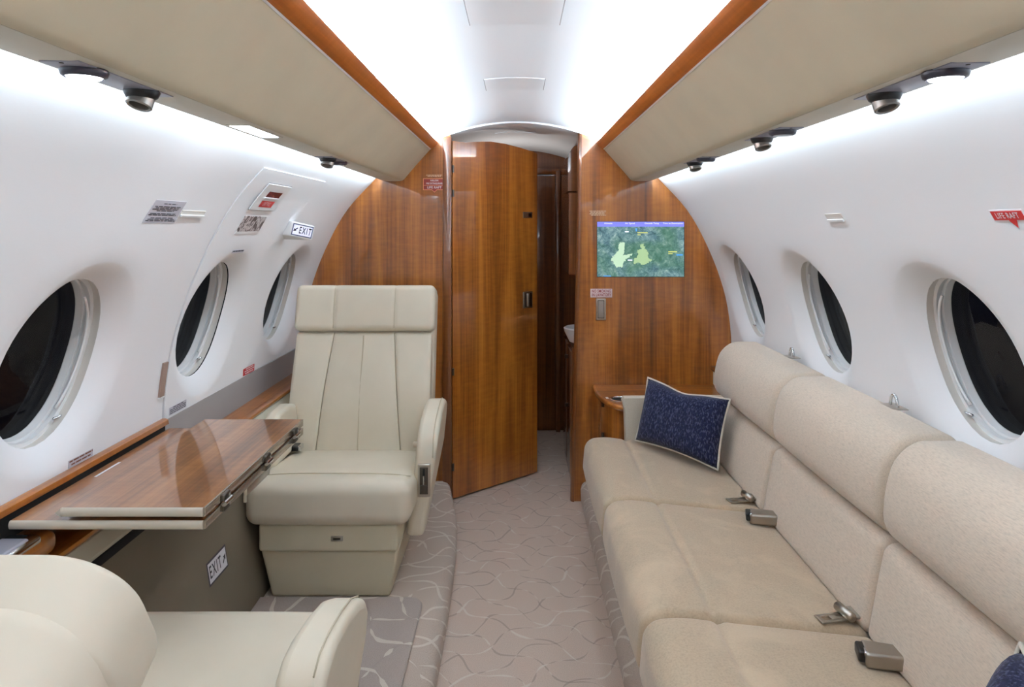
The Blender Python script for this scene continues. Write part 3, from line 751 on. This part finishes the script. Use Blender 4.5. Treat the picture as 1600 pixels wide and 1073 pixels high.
# ------------------------------------------------------------------ sofa
sofa = thing('sofa', 'long beige fabric sofa with three seat cushions under the windows', 'sofa', (0.65, 1.9, LEDGE))
SY = [2.872, 2.215, 1.555, 0.895]
box('sofa_base', (0.36, 0.93), (0.90, 2.87), (LEDGE, 0.33), m_console_l, sofa, 0.006)
for a, b in zip(SY[1:], SY):
    yc, hy = (a+b)/2, (b-a)/2-0.0015
    def sw(x, y, z, a=a, b=b):
        if z > 0.40:
            z += 0.010*math.exp(-((x-0.35)/0.07)**2)-0.008*math.exp(-((x-0.445)/0.010)**2) - 0.035*max(0, (x-0.45)/0.35)
            e = min(y-a, b-y)
        return (x+0.012*(z-0.32)/0.14*max(0, min(1, (0.62-x)/0.3)), y, z)
    rbox('seat_cushion', (0.545, yc, 0.392), (0.273, hy, 0.072), (0.038, 0.022, 0.038), m_sofa_seat, sofa, bulge=(0.008, 0.0, 0.006), n=(60, 10, 4), warp=sw)
    def lw(x, y, z): return (x+(z-0.53)*0.19, y, z)
    rbox('lower_back_cushion', (0.873, yc, 0.530), (0.065, hy, 0.112), (0.03, 0.02, 0.026), m_sofa_back, sofa, bulge=(0.010, 0, 0), n=12, warp=lw)
    def uw(x, y, z):
        t = max(0, (z-0.70)/0.18); return (x+0.045*t*t*max(0, min(1, (1.03-x)/0.2)), y, z)
    rbox('upper_back_cushion', (0.928, yc, 0.758), (0.106, hy, 0.116), (0.062, 0.026, 0.062), m_sofa_back, sofa, bulge=(0.014, 0, 0.003), n=12, warp=uw)
V = [(0.462, 0.34), (0.455, 0.58), (0.445, 0.615), (0.452, 0.630), (0.90, 0.632), (0.90, 0.34)]
prism_y('end_arm', V, 2.876, 2.925, fabric('sofa_arm_fabric', (208, 200, 184), 300, amt=0.1, bump=0.1), sofa)
for px, py, lab in ((1237, 558, 'chrome loop clip atop the sofa back cushion that adjoins the bulkhead end'), (1397, 636, 'chrome loop clip atop the middle sofa back cushion')):
    Z = 0.874; y = (CAMZ-Z)*F/(py-VY); x = (px-VX)*y/F
    H = thing('headrest_clip', lab, 'clip', (x, y, Z), 0, 'chrome clips on the sofa back')
    box('plate', (x-0.020, x+0.020), (y-0.034, y+0.034), (Z, Z+0.003), m_metal, H, 0.001)
    tube('loop', [(x, y+0.017*math.cos(a), Z+0.003+0.030*math.sin(a)) for a in [math.pi*k/12 for k in range(13)]], 0.0042, m_chrome, H, seg=8)

def zseat(x): return 0.464+0.006-0.035*max(0, (x-0.45)/0.35)
def belt_tongue(px, py, label):
    z = 0.446; y = (CAMZ-z)*F/(py-VY); x = (px-VX)*y/F; z = zseat(x)-0.001
    T = thing('seat_belt_tongue', label, 'seat belt', (x, y, z), math.radians(12), 'belt tongues on the sofa')
    L = dict(local=True)
    box('tongue_side', (-0.050, 0.0), (-0.017, -0.008), (0.004, 0.0075), m_metal, T, 0.001, **L); box('tongue_side', (-0.050, 0.0), (0.008, 0.017), (0.004, 0.0075), m_metal, T, 0.001, **L)
    box('tongue_bar', (-0.058, -0.046), (-0.017, 0.017), (0.004, 0.0075), m_metal, T, 0.001, **L); box('tongue_plate', (-0.026, 0.02), (-0.017, 0.017), (0.0038, 0.0072), m_metal, T, 0.001, **L)
    tube('roller', [(0.012, -0.026, 0.016), (0.012, 0.026, 0.016)], 0.011, m_metal, T, seg=12, **L)
    rbox('webbing', (0.045, 0, 0.011), (0.035, 0.024, 0.0035), 0.003, mat('belt_webbing', (140, 128, 114), 0.8), T, n=2, rn=2, **L)
def belt_buckle(px, py, label):
    z = 0.446; y = (CAMZ-z)*F/(py-VY); x = (px-VX)*y/F; z = zseat(x)-0.001
    T = thing('seat_belt_buckle', label, 'seat belt', (x, y, z), math.radians(-14), 'belt buckles on the sofa')
    L = dict(local=True)
    rbox('buckle_body', (0.02, 0, 0.0165), (0.042, 0.028, 0.016), 0.007, mat('buckle_nickel', (166, 158, 148), 0.35, metal=0.9), T, n=3, warp=lambda x, y, z: (x, y*(1.0-0.12*(x+0.02)/0.06), z), **L)
    rbox('lift_lever', (-0.024, 0.001, 0.019), (0.010, 0.021, 0.012), 0.005, m_black, T, n=2, **L)
    rbox('lever_tip', (-0.014, -0.012, 0.026), (0.010, 0.010, 0.006), 0.004, m_chrome, T, n=2, rn=2, **L)
    rbox('webbing', (0.075, 0, 0.010), (0.03, 0.024, 0.0035), 0.003, MATS['belt_webbing'], T, n=2, rn=2, **L)
belt_tongue(1163, 779, 'metal seat belt tongue on the sofa cushion that holds the pillow')
belt_tongue(1313, 962, 'metal seat belt tongue on the middle sofa cushion')
belt_buckle(1183, 812, 'metal seat belt buckle on the middle sofa cushion')
belt_buckle(1366, 1030, 'metal seat belt buckle on the sofa cushion farthest from the bulkhead')

def pillow(label, A, B, hgt, lean, thick=0.055):
    A, B = Vector(A), Vector(B); ux = (B-A); Wd = ux.length; ux.normalize()
    nrm = Vector((-ux.y, ux.x, 0)).normalized()
    if nrm.y < 0 and abs(nrm.y) > abs(nrm.x) or (abs(nrm.x) >= abs(nrm.y) and nrm.x < 0): nrm = -nrm
    up = Vector((0, 0, math.cos(lean)))+nrm*math.sin(lean); th = ux.cross(up).normalized()
    T = thing('pillow', label, 'pillow', tuple((A+B)/2)); N = 18
    c = (A+B)/2+up*(hgt/2)
    def shape(u, v):
        pu = u*(1-0.05*(1-v*v)*u*u); pv = v*(1-0.10*(1-u*u)*v*v)
        if v > 0: pv -= 0.10*v*math.exp(-((u+0.05)/0.35)**2)
        return c+ux*(pu*Wd/2)+up*(pv*hgt/2)
    V = []; Fs = []
    for sgn in (1, -1):
        for i in range(N+1):
            for j in range(N+1):
                u, v = -1+2*i/N, -1+2*j/N
                d = thick*(max(0, (1-u**4)*(1-v**4)))**0.55
                V.append(shape(u, v)+th*sgn*d)
    for k in range(2):
        for i in range(N):
            for j in range(N):
                a = k*(N+1)**2+i*(N+1)+j; Fs.append((a, a+N+1, a+N+2, a+1))
    mesh('cover', V, Fs, m_navy, T, True)
    per = [(-1+2*k/N, -1) for k in range(N)]+[(1, -1+2*k/N) for k in range(N)]+[(1-2*k/N, 1) for k in range(N)]+[(-1, 1-2*k/N) for k in range(N)]
    tube('piping', [shape(u, v) for u, v in per], 0.0045, m_piping, T, closed=True)
pillow('navy woven pillow with white piping leaning in the corner by the end arm', (0.485, 2.80, 0.478), (0.735, 2.50, 0.462), 0.258, math.radians(18))
pillow('navy woven pillow with white piping at the sofa end away from the bulkhead', (0.700, 1.085, 0.470), (0.585, 0.71, 0.470), 0.25, math.radians(20))

# ------------------------------------------------------------------ side table behind the sofa
st = thing('side_table', 'walnut corner cabinet with rounded top and chrome cup holder by bulkhead', 'side table', (0.70, 3.15, 0))
tp = [(0.372, YB-0.003), (0.368, 3.22), (0.382, 3.10), (0.412, 3.01), (0.455, 2.955), (0.51, 2.935), (0.94, 2.935), (1.045, 2.935), (1.045, YB-0.003)]
prism_z('table_top', catmull(tp[:6], 5)+tp[6:], 0.552, 0.577, w_x, st, bevel=0.010, sharp=50)
bd = [(0.40, YB-0.003), (0.398, 3.22), (0.415, 3.11), (0.442, 3.03), (0.48, 2.985), (0.53, 2.965), (0.80, 2.965), (0.935, 2.965), (0.935, YB-0.003)]
prism_z('cabinet_body', catmull(bd[:6], 5)+bd[6:], LEDGE, 0.551, w_z, st, sharp=50)
box('door_joint', (0.527, 0.5295), (2.9625, 2.967), (LEDGE+0.02, 0.54), m_slot, st)
for zz in (0.52, 0.37): lathe('hinge', [(0, 0), (0.007, 0), (0.007, 0.03), (0, 0.03)], (0.397, 3.16, zz), (0, 0, 1), m_gun, st, 10)
ch = lathe('cup_holder', [(0.046, 0.0), (0.046, 0.003), (0.040, 0.0045), (0.036, 0.002), (0.035, -0.001)], (0.462, 3.07, 0.577), (0, 0, 1), m_chrome, st, 28)
lathe('cup_well', [(0.0, 0.0006), (0.036, 0.0012), (0.036, 0.0), (0.0, 0.0)], (0.462, 3.07, 0.577), (0, 0, 1), m_slot, ch, 24)
box('print', (0.402, 0.414), (3.08, 3.11), (0.577, 0.5774), m_paper, st)
lg = thing('side_ledge', 'short walnut ledge with cream panel between sofa back and bulkhead', 'ledge', (0.99, 3.15, 0.577))
prism_y('ledge_top', [(0.955, 0.668), (1.052, 0.668), (1.052, 0.645), (0.958, 0.645), (0.952, 0.656)], 2.94, YB-0.003, w_y, lg)
prism_y('cream_panel', [(0.965, 0.644), (1.05, 0.644), (1.05, 0.578), (0.965, 0.578)], 2.94, YB-0.003, m_console_l, lg)

# ------------------------------------------------------------------ screen on the bulkhead
def bpx(px, py): return ((px-VX)*YB/F, CAMZ-(py-VY)*YB/F)
XD, ZD = (1, 0, 0), (0, 0, 1)
tv = thing('map_display', 'flat screen showing a green moving map with blue header bar', 'screen', (0.606, YB, 1.10))
x0, z1 = bpx(933, 346.5); x1, z0 = bpx(1068.5, 432)
box('bezel', (x0-0.002, x1+0.002), (YB-0.004, YB), (z0-0.002, z1+0.002), m_black, tv)
m_map = mat('map_screen', (10, 14, 14), 0.15); t = NT(m_map)
n1 = t.noise(t.coords((38, 38, 38)), 1.0, 8, 0.8, 0.6); n2 = t.noise(t.coords((5, 5, 5)), 1.0, 3, 0.5, 1.0)
cm = t.ramp(n1, [(0.3, lin(20, 34, 44)), (0.46, lin(62, 92, 100)), (0.56, lin(96, 122, 124)), (0.72, lin(160, 176, 172))])
cm = t.mix(t.ramp(n2, [(0.42, (0, 0, 0, 1)), (0.62, (1, 1, 1, 1))]), cm, t.mix(0.55, cm, lin(50, 92, 56)))
t.l(cm, t.b.inputs['Emission Color']); t.b.inputs['Emission Strength'].default_value = 1.7
YS = YB-0.0042
box('screen', (x0, x1), (YS-0.0005, YS+0.001), (z0, z1), m_map, tv)
hb = z1-(z1-z0)*0.088
m_hdr = mat('header_bar', (20, 20, 40), 0.2, emit=(116, 120, 230), estr=1.3); m_tx = mat('screen_text', (20, 20, 20), 0.3, emit=(232, 234, 255), estr=1.5)
box('header_bar', (x0, x1), (YS-0.001, YS), (hb, z1), m_hdr, tv)
for k, (a, b) in enumerate((('Altitude', ''), ('Air Speed', ''), ('Outside Temp', ''), ('Time to Destination', ''))):
    xc = x0+(x1-x0)*(0.127, 0.377, 0.628, 0.872)[k]
    text('lettering', a, 0.0108, (xc, YS-0.0014, hb+(z1-hb)*0.68), XD, ZD, m_tx, tv)
m_land = mat('map_patch', (20, 30, 20), 0.3, emit=(150, 178, 134), estr=1.3); m_land2 = mat('map_patch_bright', (20, 30, 20), 0.3, emit=(172, 200, 172), estr=1.3)
def patch(pts, m, seed):
    rnd = random.Random(seed); P = []
    n = len(pts)
    for i in range(n):
        a, b = pts[i], pts[(i+1) % n]
        for k in range(6):
            q = k/6; P.append((lerp(a[0], b[0], q)+rnd.uniform(-14, 14)*(k > 0), lerp(a[1], b[1], q)+rnd.uniform(-14, 14)*(k > 0)))
    V = [(x0+(p[0]-140)/1350*(x1-x0), YS-0.0011, z1-(p[1]-115)/850*(z1-z0)) for p in P]
    mesh('map_patch', V, [tuple(range(len(V)))], m, tv, False, recalc=False)
patch([(515, 430), (565, 440), (555, 560), (540, 640), (690, 605), (600, 680), (550, 740), (515, 825), (430, 810), (390, 750), (350, 690), (420, 620), (470, 560), (470, 460)], m_land2, 3)
patch([(800, 460), (865, 455), (880, 520), (930, 580), (940, 680), (985, 720), (930, 755), (850, 775), (770, 750), (715, 770), (720, 680), (770, 640), (760, 550), (830, 530)], m_land, 5)
m_yel = mat('screen_tag', (20, 20, 10), 0.3, emit=(220, 226, 130), estr=0.9); m_cy = mat('screen_mark', (10, 20, 30), 0.3, emit=(90, 170, 240), estr=0.9)
def sbar(a, b, c, d, m): box('map_tag', (x0+(a-140)/1350*(x1-x0), x0+(b-140)/1350*(x1-x0)), (YS-0.0012, YS-0.0006), (z1-(d-115)/850*(z1-z0), z1-(c-115)/850*(z1-z0)), m, tv)
for a, b, c, d, m in ((765, 925, 275, 292, m_yel), (765, 815, 308, 322, m_yel), (570, 630, 262, 276, m_tx), (1245, 1380, 570, 588, m_yel), (1245, 1310, 602, 616, m_yel), (735, 760, 215, 262, m_cy), (1370, 1470, 615, 640, m_cy), (615, 685, 702, 718, m_tx), (240, 355, 948, 962, m_cy)): sbar(a, b, c, d, m)

# ------------------------------------------------------------------ placards on the bulkhead
def plate_b(name, a, b, label, m, cat='sign', th=0.0012):
    (xa, za), (xb, zb) = bpx(*a), bpx(*b)
    T = thing(name, label, cat, ((xa+xb)/2, YB, zb)); box('plate', (xa, xb), (YB-th, YB), (zb, za), m, T, 0.0004); return T, (xa+xb)/2, (za+zb)/2, xb-xa, za-zb
T, xc, zc, ww, hh = plate_b('no_smoking_sign', (922.5, 451), (956.5, 464.5), 'white placard with red words NO SMOKING IN LAVATORY', mat('pink_placard', (226, 206, 206), 0.5))
for k, ln in enumerate(('NO SMOKING', 'IN LAVATORY')): text('lettering', ln, 0.0195, (xc, YB-0.0016, zc+(0.0092, -0.0092)[k]), XD, ZD, m_redtext, T, True, 0.70)
sw_ = thing('wall_switch', 'brushed nickel rocker switch below the no smoking placard', 'switch', (0.411, YB, 0.89))
(xa, za), (xb, zb) = bpx(931, 466), bpx(946.5, 500)
rbox('switch_frame', ((xa+xb)/2, YB-0.003, (za+zb)/2), ((xb-xa)/2, 0.004, (za-zb)/2), 0.0038, m_metal, sw_, n=2)
box('rocker_gap', (xa+0.008, xb-0.008), (YB-0.0078, YB-0.006), (zb+0.009, za-0.009), m_gun, sw_)
rbox('rocker', ((xa+xb)/2, YB-0.008, (za+zb)/2), ((xb-xa)/2-0.0105, 0.003, (za-zb)/2-0.0125), 0.0025, mat('rocker_nickel', (160, 156, 150), 0.35, metal=0.8), sw_, n=2)
(xa, za), (xb, zb) = bpx(662, 279.5), bpx(695.5, 296)
rs = thing('life_raft_sign', 'dark red bulkhead sign with words FIRE EXTINGUISHER and LIFE RAFT', 'sign', ((xa+xb)/2, YB, zb))
def arrowplate(xa, xb, za, zb, m, y, name, parent, grow=0.0, tip=0.012):
    xm = (xa+xb)/2; P = [(xa-grow, za+grow), (xb+grow, za+grow), (xb+grow, zb-grow), (xm+0.012, zb-grow), (xm, zb-tip-grow), (xm-0.012, zb-grow), (xa-grow, zb-grow)]
    return prism_y(name, P, y-0.0008, YB, m, parent)
arrowplate(xa, xb, za, zb, mat('sign_outline', (226, 150, 110), 0.5), YB-0.0002, 'outline', rs, 0.0028); arrowplate(xa, xb, za, zb, mat('sign_dark_red', (132, 40, 34), 0.5), YB-0.0008, 'plate', rs)
box('divider', (xa, xb), (YB-0.0021, YB), (lerp(zb, za, 0.40)-0.001, lerp(zb, za, 0.40)+0.001), MATS['sign_outline'], rs)
text('lettering', 'HALON', 0.012, ((xa+xb)/2, YB-0.0022, lerp(zb, za, 0.84)), XD, ZD, m_paper, rs, True, 0.9)
text('lettering', 'FIRE EXTINGUISHER', 0.012, ((xa+xb)/2, YB-0.0022, lerp(zb, za, 0.56)), XD, ZD, m_paper, rs, True, 0.68)
text('lettering', 'LIFE RAFT', 0.0155, ((xa+xb)/2, YB-0.0022, lerp(zb, za, 0.19)), XD, ZD, m_paper, rs, True, 0.95)
def dashes(rows, xa, xb, zt, dz, hgt, m, parent, put, seed, wr=(0.08, 0.2)):
    """rows of small print too fine to read: one strip for each word."""
    rnd = random.Random(seed); V = []; Fs = []
    for r, (fa, fb) in enumerate(rows):
        x = lerp(xa, xb, fa); end = lerp(xa, xb, fb); z = zt-r*dz
        while x < end-1e-4:
            wd = min((xb-xa)*rnd.uniform(*wr), end-x); b0 = len(V)
            for p in ((x, z), (x+wd, z), (x+wd, z-hgt), (x, z-hgt)): V.append(put(*p))
            Fs.append((b0, b0+1, b0+2, b0+3)); x += wd+(xb-xa)*0.025
    return mesh('small_print', V, Fs, m, parent, False, recalc=False)
for (a, b, lab, seed) in (((666, 273), (691, 276.6), 'two fine white printed lines above the dark red life raft sign', 1), ((921, 329), (947, 337.5), 'fine white printed lines on walnut above the map display', 2)):
    (xa, za), (xb, zb) = bpx(*a), bpx(*b)
    T = thing('printed_notice', lab, 'notice', ((xa+xb)/2, YB, zb))
    dashes([(0, 1), (0.08, 0.92)] if seed == 1 else [(0, 1), (0.05, 0.95), (0, 0.9), (0.1, 1)], xa, xb, za, (za-zb)/(2 if seed == 1 else 4), (za-zb)*(0.3 if seed == 1 else 0.16), mat('pale_print', (206, 178, 150), 0.6), T, lambda x, z: (x, YB-0.0006, z), seed)

# ------------------------------------------------------------------ placards and fittings on the side walls
def wpatch(name, s, ya, yb, va, vb, off, m, parent, ny=4, nv=4, thick=0.0):
    V, Fs = [], []
    ys, vv = seq(ya, yb, ny), seq(va, vb, nv); grid(s, ys, vv, V, Fs, -off)
    if thick:
        per = [(y, va) for y in ys]+[(yb, v) for v in vv[1:]]+[(y, vb) for y in reversed(ys[:-1])]+[(ya, v) for v in reversed(vv[1:-1])]
        b0 = len(V); n = len(per)
        for y, v in per: V.append(wp(s, v, y, -off)); V.append(wp(s, v, y, -off+thick))
        for i in range(n): j = (i+1) % n; Fs.append((b0+2*i, b0+2*j, b0+2*j+1, b0+2*i+1))
    return mesh(name, V, Fs, m, parent, True, sharp=40)
def wtext(body, size, s, v, y, off, m, parent, bold=False, sq=1.0):
    V, Fs = text_mesh(body, size, bold, sq)
    return mesh('lettering', [wp(s, v-b, y-s*a, -off) for a, b in V], Fs, m, parent, False, recalc=False)
def corners(a, b):
    s, va, ya = hit(*a); _, vb, yb = hit(*b); return s, min(ya, yb), max(ya, yb), min(va, vb), max(va, vb)
DO = 0.0048        # hatch panel stands proud of the liner
# long notice left of the hatch
_, va, _ = hit(262, 313); _, vb, _ = hit(240, 348); _, _, ya = hit(222, 347); _, _, yb = hit(272, 347)
pn = thing('notice_placard', 'pale grey placard with rows of small print on the wall beside the exit hatch', 'notice', wp(-1, vb, ya))
wpatch('plate', -1, ya, yb, va, vb, 0.0012, m_placgrey, pn, thick=0.0012)
dashes([(0.3, 0.72), (0.9, 0.9), (0.08, 0.9), (0.12, 0.86), (0.05, 0.88), (0.2, 0.75), (0.9, 0.9), (0.06, 0.86), (0.03, 0.9), (0.9, 0.9), (0.15, 0.85), (0.08, 0.92), (0.04, 0.96)], ya, yb, -va-0.008, (vb-va-0.012)/13, (vb-va)/13*0.5, m_ink, pn, lambda y, z: wp(-1, -z, y, -0.0018), 4)
# coat hook recesses
def hook(a, b, label):
    s, ya, yb, va, vb = corners(a, b); T = thing('coat_hook', label, 'coat hook', wp(s, vb, ya))
    wpatch('back_plate', s, ya, yb, va, vb, 0.002, m_offw, T, thick=0.002); wpatch('lip', s, ya, yb, lerp(va, vb, 0.72), vb, 0.006, m_white, T, thick=0.005)
hook((285, 328), (316, 338), 'flush white coat hook on the wall beside the grey notice placard')
hook((1289, 334), (1321, 345), 'flush white coat hook on the wall above the sofa')
# life raft tag on the right wall
s, va, yc = hit(1575, 329); _, vb, _ = hit(1575, 343); _, _, yl = hit(1551, 335); _, _, yr = hit(1600, 335)
lr = thing('life_raft_tag', 'red arrow tag reading LIFE RAFT on the white wall above sofa', 'sign', wp(1, vb, yc))
def tagshape(grow, off, m, name):
    P = [(yl+grow, va-grow), (yr-grow, va-grow), (yr-grow, vb+grow), (yc-0.010, vb+grow), (yc-0.004, vb+grow+0.016), (yc+0.008, vb+grow+0.002), (yc+0.008, vb+grow), (yl+grow, vb+grow)]
    n = len(P); V = [wp(1, v, y, -off) for y, v in P]+[wp(1, v, y, 0) for y, v in P]
    mesh(name, V, [tuple(range(n))]+[(i, (i+1) % n, n+(i+1) % n, n+i) for i in range(n)], m, lr, False)
tagshape(0.0025, 0.0012, m_paper, 'border'); tagshape(0.0, 0.0020, m_red, 'plate')
wtext('LIFE RAFT', 0.0165, 1, (va+vb)/2, (yl+yr)/2, 0.0026, m_paper, lr, True, 0.72)
# hatch fittings
_, va, _ = hit(432, 287); _, vb, _ = hit(405, 326); _, _, ya = hit(386, 325); _, _, yb = hit(425, 327)
hc = thing('hatch_handle_cover', 'white cover panel with dark red window and EXIT PULL placard on hatch', 'cover', wp(-1, vb, ya))
wpatch('cover_plate', -1, ya, yb, va, vb, DO+0.004, m_white, hc, thick=0.005)
wpatch('cover_joint', -1, ya-0.003, yb+0.003, va-0.003, vb+0.003, DO+0.0006, m_grey, hc)
wpatch('red_window', -1, lerp(ya, yb, 0.24), lerp(ya, yb, 0.80), lerp(va, vb, 0.27), lerp(va, vb, 0.50), DO+0.0046, m_dred, hc)
wpatch('window_sill', -1, lerp(ya, yb, 0.20), lerp(ya, yb, 0.82), lerp(va, vb, 0.50), lerp(va, vb, 0.55), DO+0.0075, m_white, hc, thick=0.004)
rp = wpatch('red_placard', -1, lerp(ya, yb, 0.24), lerp(ya, yb, 0.76), lerp(va, vb, 0.64), lerp(va, vb, 0.88), DO+0.0048, m_red, hc)
wtext('EXIT PULL', 0.022, -1, lerp(va, vb, 0.76), lerp(ya, yb, 0.50), DO+0.0054, m_paper, hc, False, 0.58)
_, va, _ = hit(405, 337); _, vb, _ = hit(388, 360); _, _, ya = hit(368, 359); _, _, yb = hit(402, 360)
m_pic = mat('pictogram_print', (190, 180, 178), 0.5); t = NT(m_pic)
vr = t.n('ShaderNodeTexVoronoi'); t.l(t.coords((70, 70, 34)), vr.inputs['Vector']); vr.inputs['Scale'].default_value = 1.0
t.l(t.ramp(t.noise(t.coords((42, 42, 20)), 1.0, 3, 0.6, 1.5), [(0.40, lin(70, 56, 54)), (0.47, lin(120, 100, 98)), (0.52, lin(206, 198, 196)), (0.7, lin(190, 180, 180))]), t.b.inputs['Base Color'])
pg = thing('evacuation_placard', 'grey pictogram placard for opening the hatch, below its handle cover', 'notice', wp(-1, vb, ya))
wpatch('plate', -1, ya, yb, va, vb, DO+0.0014, m_pic, pg, thick=0.002); wpatch('white_margin', -1, ya-0.006, yb+0.003, vb-0.001, vb+0.008, DO+0.0012, m_white, pg, thick=0.002)
def small(a, b, label, m, mt, rows, seed, name='notice_strip', off=0.0):
    xm = (a[0]+b[0])/2; s, va, _ = hit(xm, a[1]); _, vb, _ = hit(xm, b[1]); ym = (a[1]+b[1])/2; ya, yb = sorted((hit(a[0], ym)[2], hit(b[0], ym)[2])); T = thing(name, label, 'notice', wp(s, vb, ya))
    if m: wpatch('plate', s, ya, yb, va, vb, off+0.001, m, T, 2, 2, 0.001)
    if rows:
        n = len(rows); dashes(rows, ya, yb, -va-(vb-va)*0.08, (vb-va)*0.9/n, (vb-va)*0.42/n, mt, T, lambda y, z: wp(s, -z, y, -off-0.0016), seed, (0.12, 0.26))
    return T
small((361, 389.5), (378, 393.8), 'thin grey printed strip above the hatch window', m_placgrey, m_ink, [(0.02, 0.98)], 11, off=DO)
s, vtop, ya_ = hit(257, 566); _, vbt, yb_ = hit(255, 617)
T = thing('mocha_cover_strip', 'narrow upright mocha cover strip on the hatch edge near the table', 'cover', wp(-1, vbt, ya_))
wpatch('strip', -1, ya_-0.012, ya_+0.014, vtop, vbt, 0.006, m_mocha, T, 1, 4, 0.006)
wpatch('strip_foot', -1, ya_-0.013, ya_+0.015, vbt, vbt+0.004, 0.007, m_white, T, 1, 1, 0.006)
small((262, 630.5), (288, 642), 'small grey printed label above the grey trim near the table', m_placgrey, m_ink, [(0.2, 0.8), (0.03, 0.97), (0.03, 0.97), (0.03, 0.97)], 12, off=DO)
small((378, 572.5), (395, 583), 'small red printed label above the grey trim beside the upright seat', m_red, m_paper, [(0.2, 0.9), (0.1, 0.95), (0.15, 0.9)], 13, off=DO)
small((107, 710.5), (144, 722), 'brown two-line printed label below the window above the folding table', m_placgrey, m_brown, [(0.02, 0.98), (0.1, 0.9)], 14)
# lit EXIT sign on the wall
s, vE, yE = hit(452, 367)
sx = thing('exit_sign', 'lit white EXIT sign box with arrow projecting from the wall', 'exit sign', (-0.80, 2.62, 1.30))
# front face corners from its place 2.60 m ahead, just inboard of the liner
def ep(px, py, y): return Vector(((px-VX)/F*y, y, CAMZ-(py-VY)/F*y))
YE = 2.60
q = [ep(456, 345, YE), ep(493, 353, YE+0.05), ep(488, 376, YE+0.05), ep(452, 368, YE)]
back_ = [Vector((-wx(p.z)-0.01, p.y+0.03, p.z+0.004)) for p in q]
grow = lambda P, k: [sum(P, Vector())/4+(p-sum(P, Vector())/4)*k for p in P]
V = q+back_
hs = mesh('housing', V, [(0, 1, 2, 3), (4, 5, 6, 7), (0, 1, 5, 4), (1, 2, 6, 5), (2, 3, 7, 6), (3, 0, 4, 7)], m_white, sx, True, sharp=30)
md = hs.modifiers.new('round', 'BEVEL'); md.width = 0.005; md.segments = 3
ex = (q[1]-q[0]).normalized(); ey = (q[0]-q[3]); ey = (ey-ex*ey.dot(ex)).normalized(); en = ex.cross(ey).normalized()
if en.y > 0: en = -en
cen = sum(q, Vector())/4; W2, H2 = (q[1]-q[0]).length/2*0.86, abs((q[0]-q[3]).dot(ey))/2*0.80
def quad(name, w_, h_, off, m):
    c = cen+en*off; return mesh(name, [c-ex*w_-ey*h_, c+ex*w_-ey*h_, c+ex*w_+ey*h_, c-ex*w_+ey*h_], [(0, 1, 2, 3)], m, sx, False)
quad('border', W2, H2, 0.0008, mat('sign_border', (92, 94, 120), 0.5)); quad('lit_face', W2-0.004, H2-0.004, 0.0014, m_exitlit)
text('lettering', 'EXIT', H2*1.6, cen+en*0.002+ex*W2*0.26-ey*0.0005, ex, ey, m_black, sx, True, 0.50, 1.35)
def arrow(c, d1, d2, L_, m, parent):
    c = Vector(c); d1 = d1.normalized(); d2 = d2.normalized(); n = L_*0.16
    P = [c-d1*L_/2-d2*n*0.6, c+d1*0.0-d2*n*0.6, c-d2*n*1.9, c+d1*L_/2, c+d2*n*1.9, c+d2*n*0.6, c-d1*L_/2+d2*n*0.6]
    return mesh('arrow', P, [tuple(range(7))], m, parent, False, recalc=False)
arrow(cen+en*0.002-ex*W2*0.68, -(ex+ey), ex-ey, H2*0.95, m_ink, sx)
# low EXIT placard on the console panel
def conshit(px, py):
    lo, hi = 0.3, 5.0
    for _ in range(40):
        y = (lo+hi)/2; X = (VX-px)/F*y; Z = CAMZ-(py-VY)/F*y; xp = 0.857+(Z-LEDGE)/(0.592-LEDGE)*0.080
        if X > xp: hi = y
        else: lo = y
    return lo, CAMZ-(py-VY)/F*lo
(ya, zt), (yb, zb) = conshit(324, 893), conshit(354, 873)
za_ = (zt+zb)/2; hgt = 0.062
lx = thing('low_exit_placard', 'slanting white EXIT placard with arrow low on the taupe console panel', 'sign', (-0.87, ya, za_-hgt/2))
pd = Vector((0.080, 0, -0.492)).normalized(); pn_ = Vector((0.492, 0, 0.080)).normalized()
def cpt(y, z, off): return Vector((-(0.857+(z-LEDGE)/(0.592-LEDGE)*0.080), y, z))+pn_*off
def cquad(name, g_, off, m): mesh(name, [cpt(ya-g_, za_-hgt/2-g_, off), cpt(yb+g_, za_-hgt/2-g_, off), cpt(yb+g_, za_+hgt/2+g_, off), cpt(ya-g_, za_+hgt/2+g_, off)], [(0, 1, 2, 3)], m, lx, False)
cquad('border', 0.003, 0.0010, m_ink); cquad('plate', -0.003, 0.0016, m_paper)
ey2 = -pd; cc = cpt((ya+yb)/2, za_, 0.0022)
text('lettering', 'EXIT', 0.050, cc+Vector((0, -(yb-ya)*0.13, 0)), (0, 1, 0), ey2, m_ink, lx, True, 0.62, 1.3)
arrow(cc+Vector((0, (yb-ya)*0.36, 0)), Vector((0, 1, 0))*0.7+ey2*0.7, Vector((0, 0.7, 0))-ey2*0.7, 0.030, m_ink, lx)
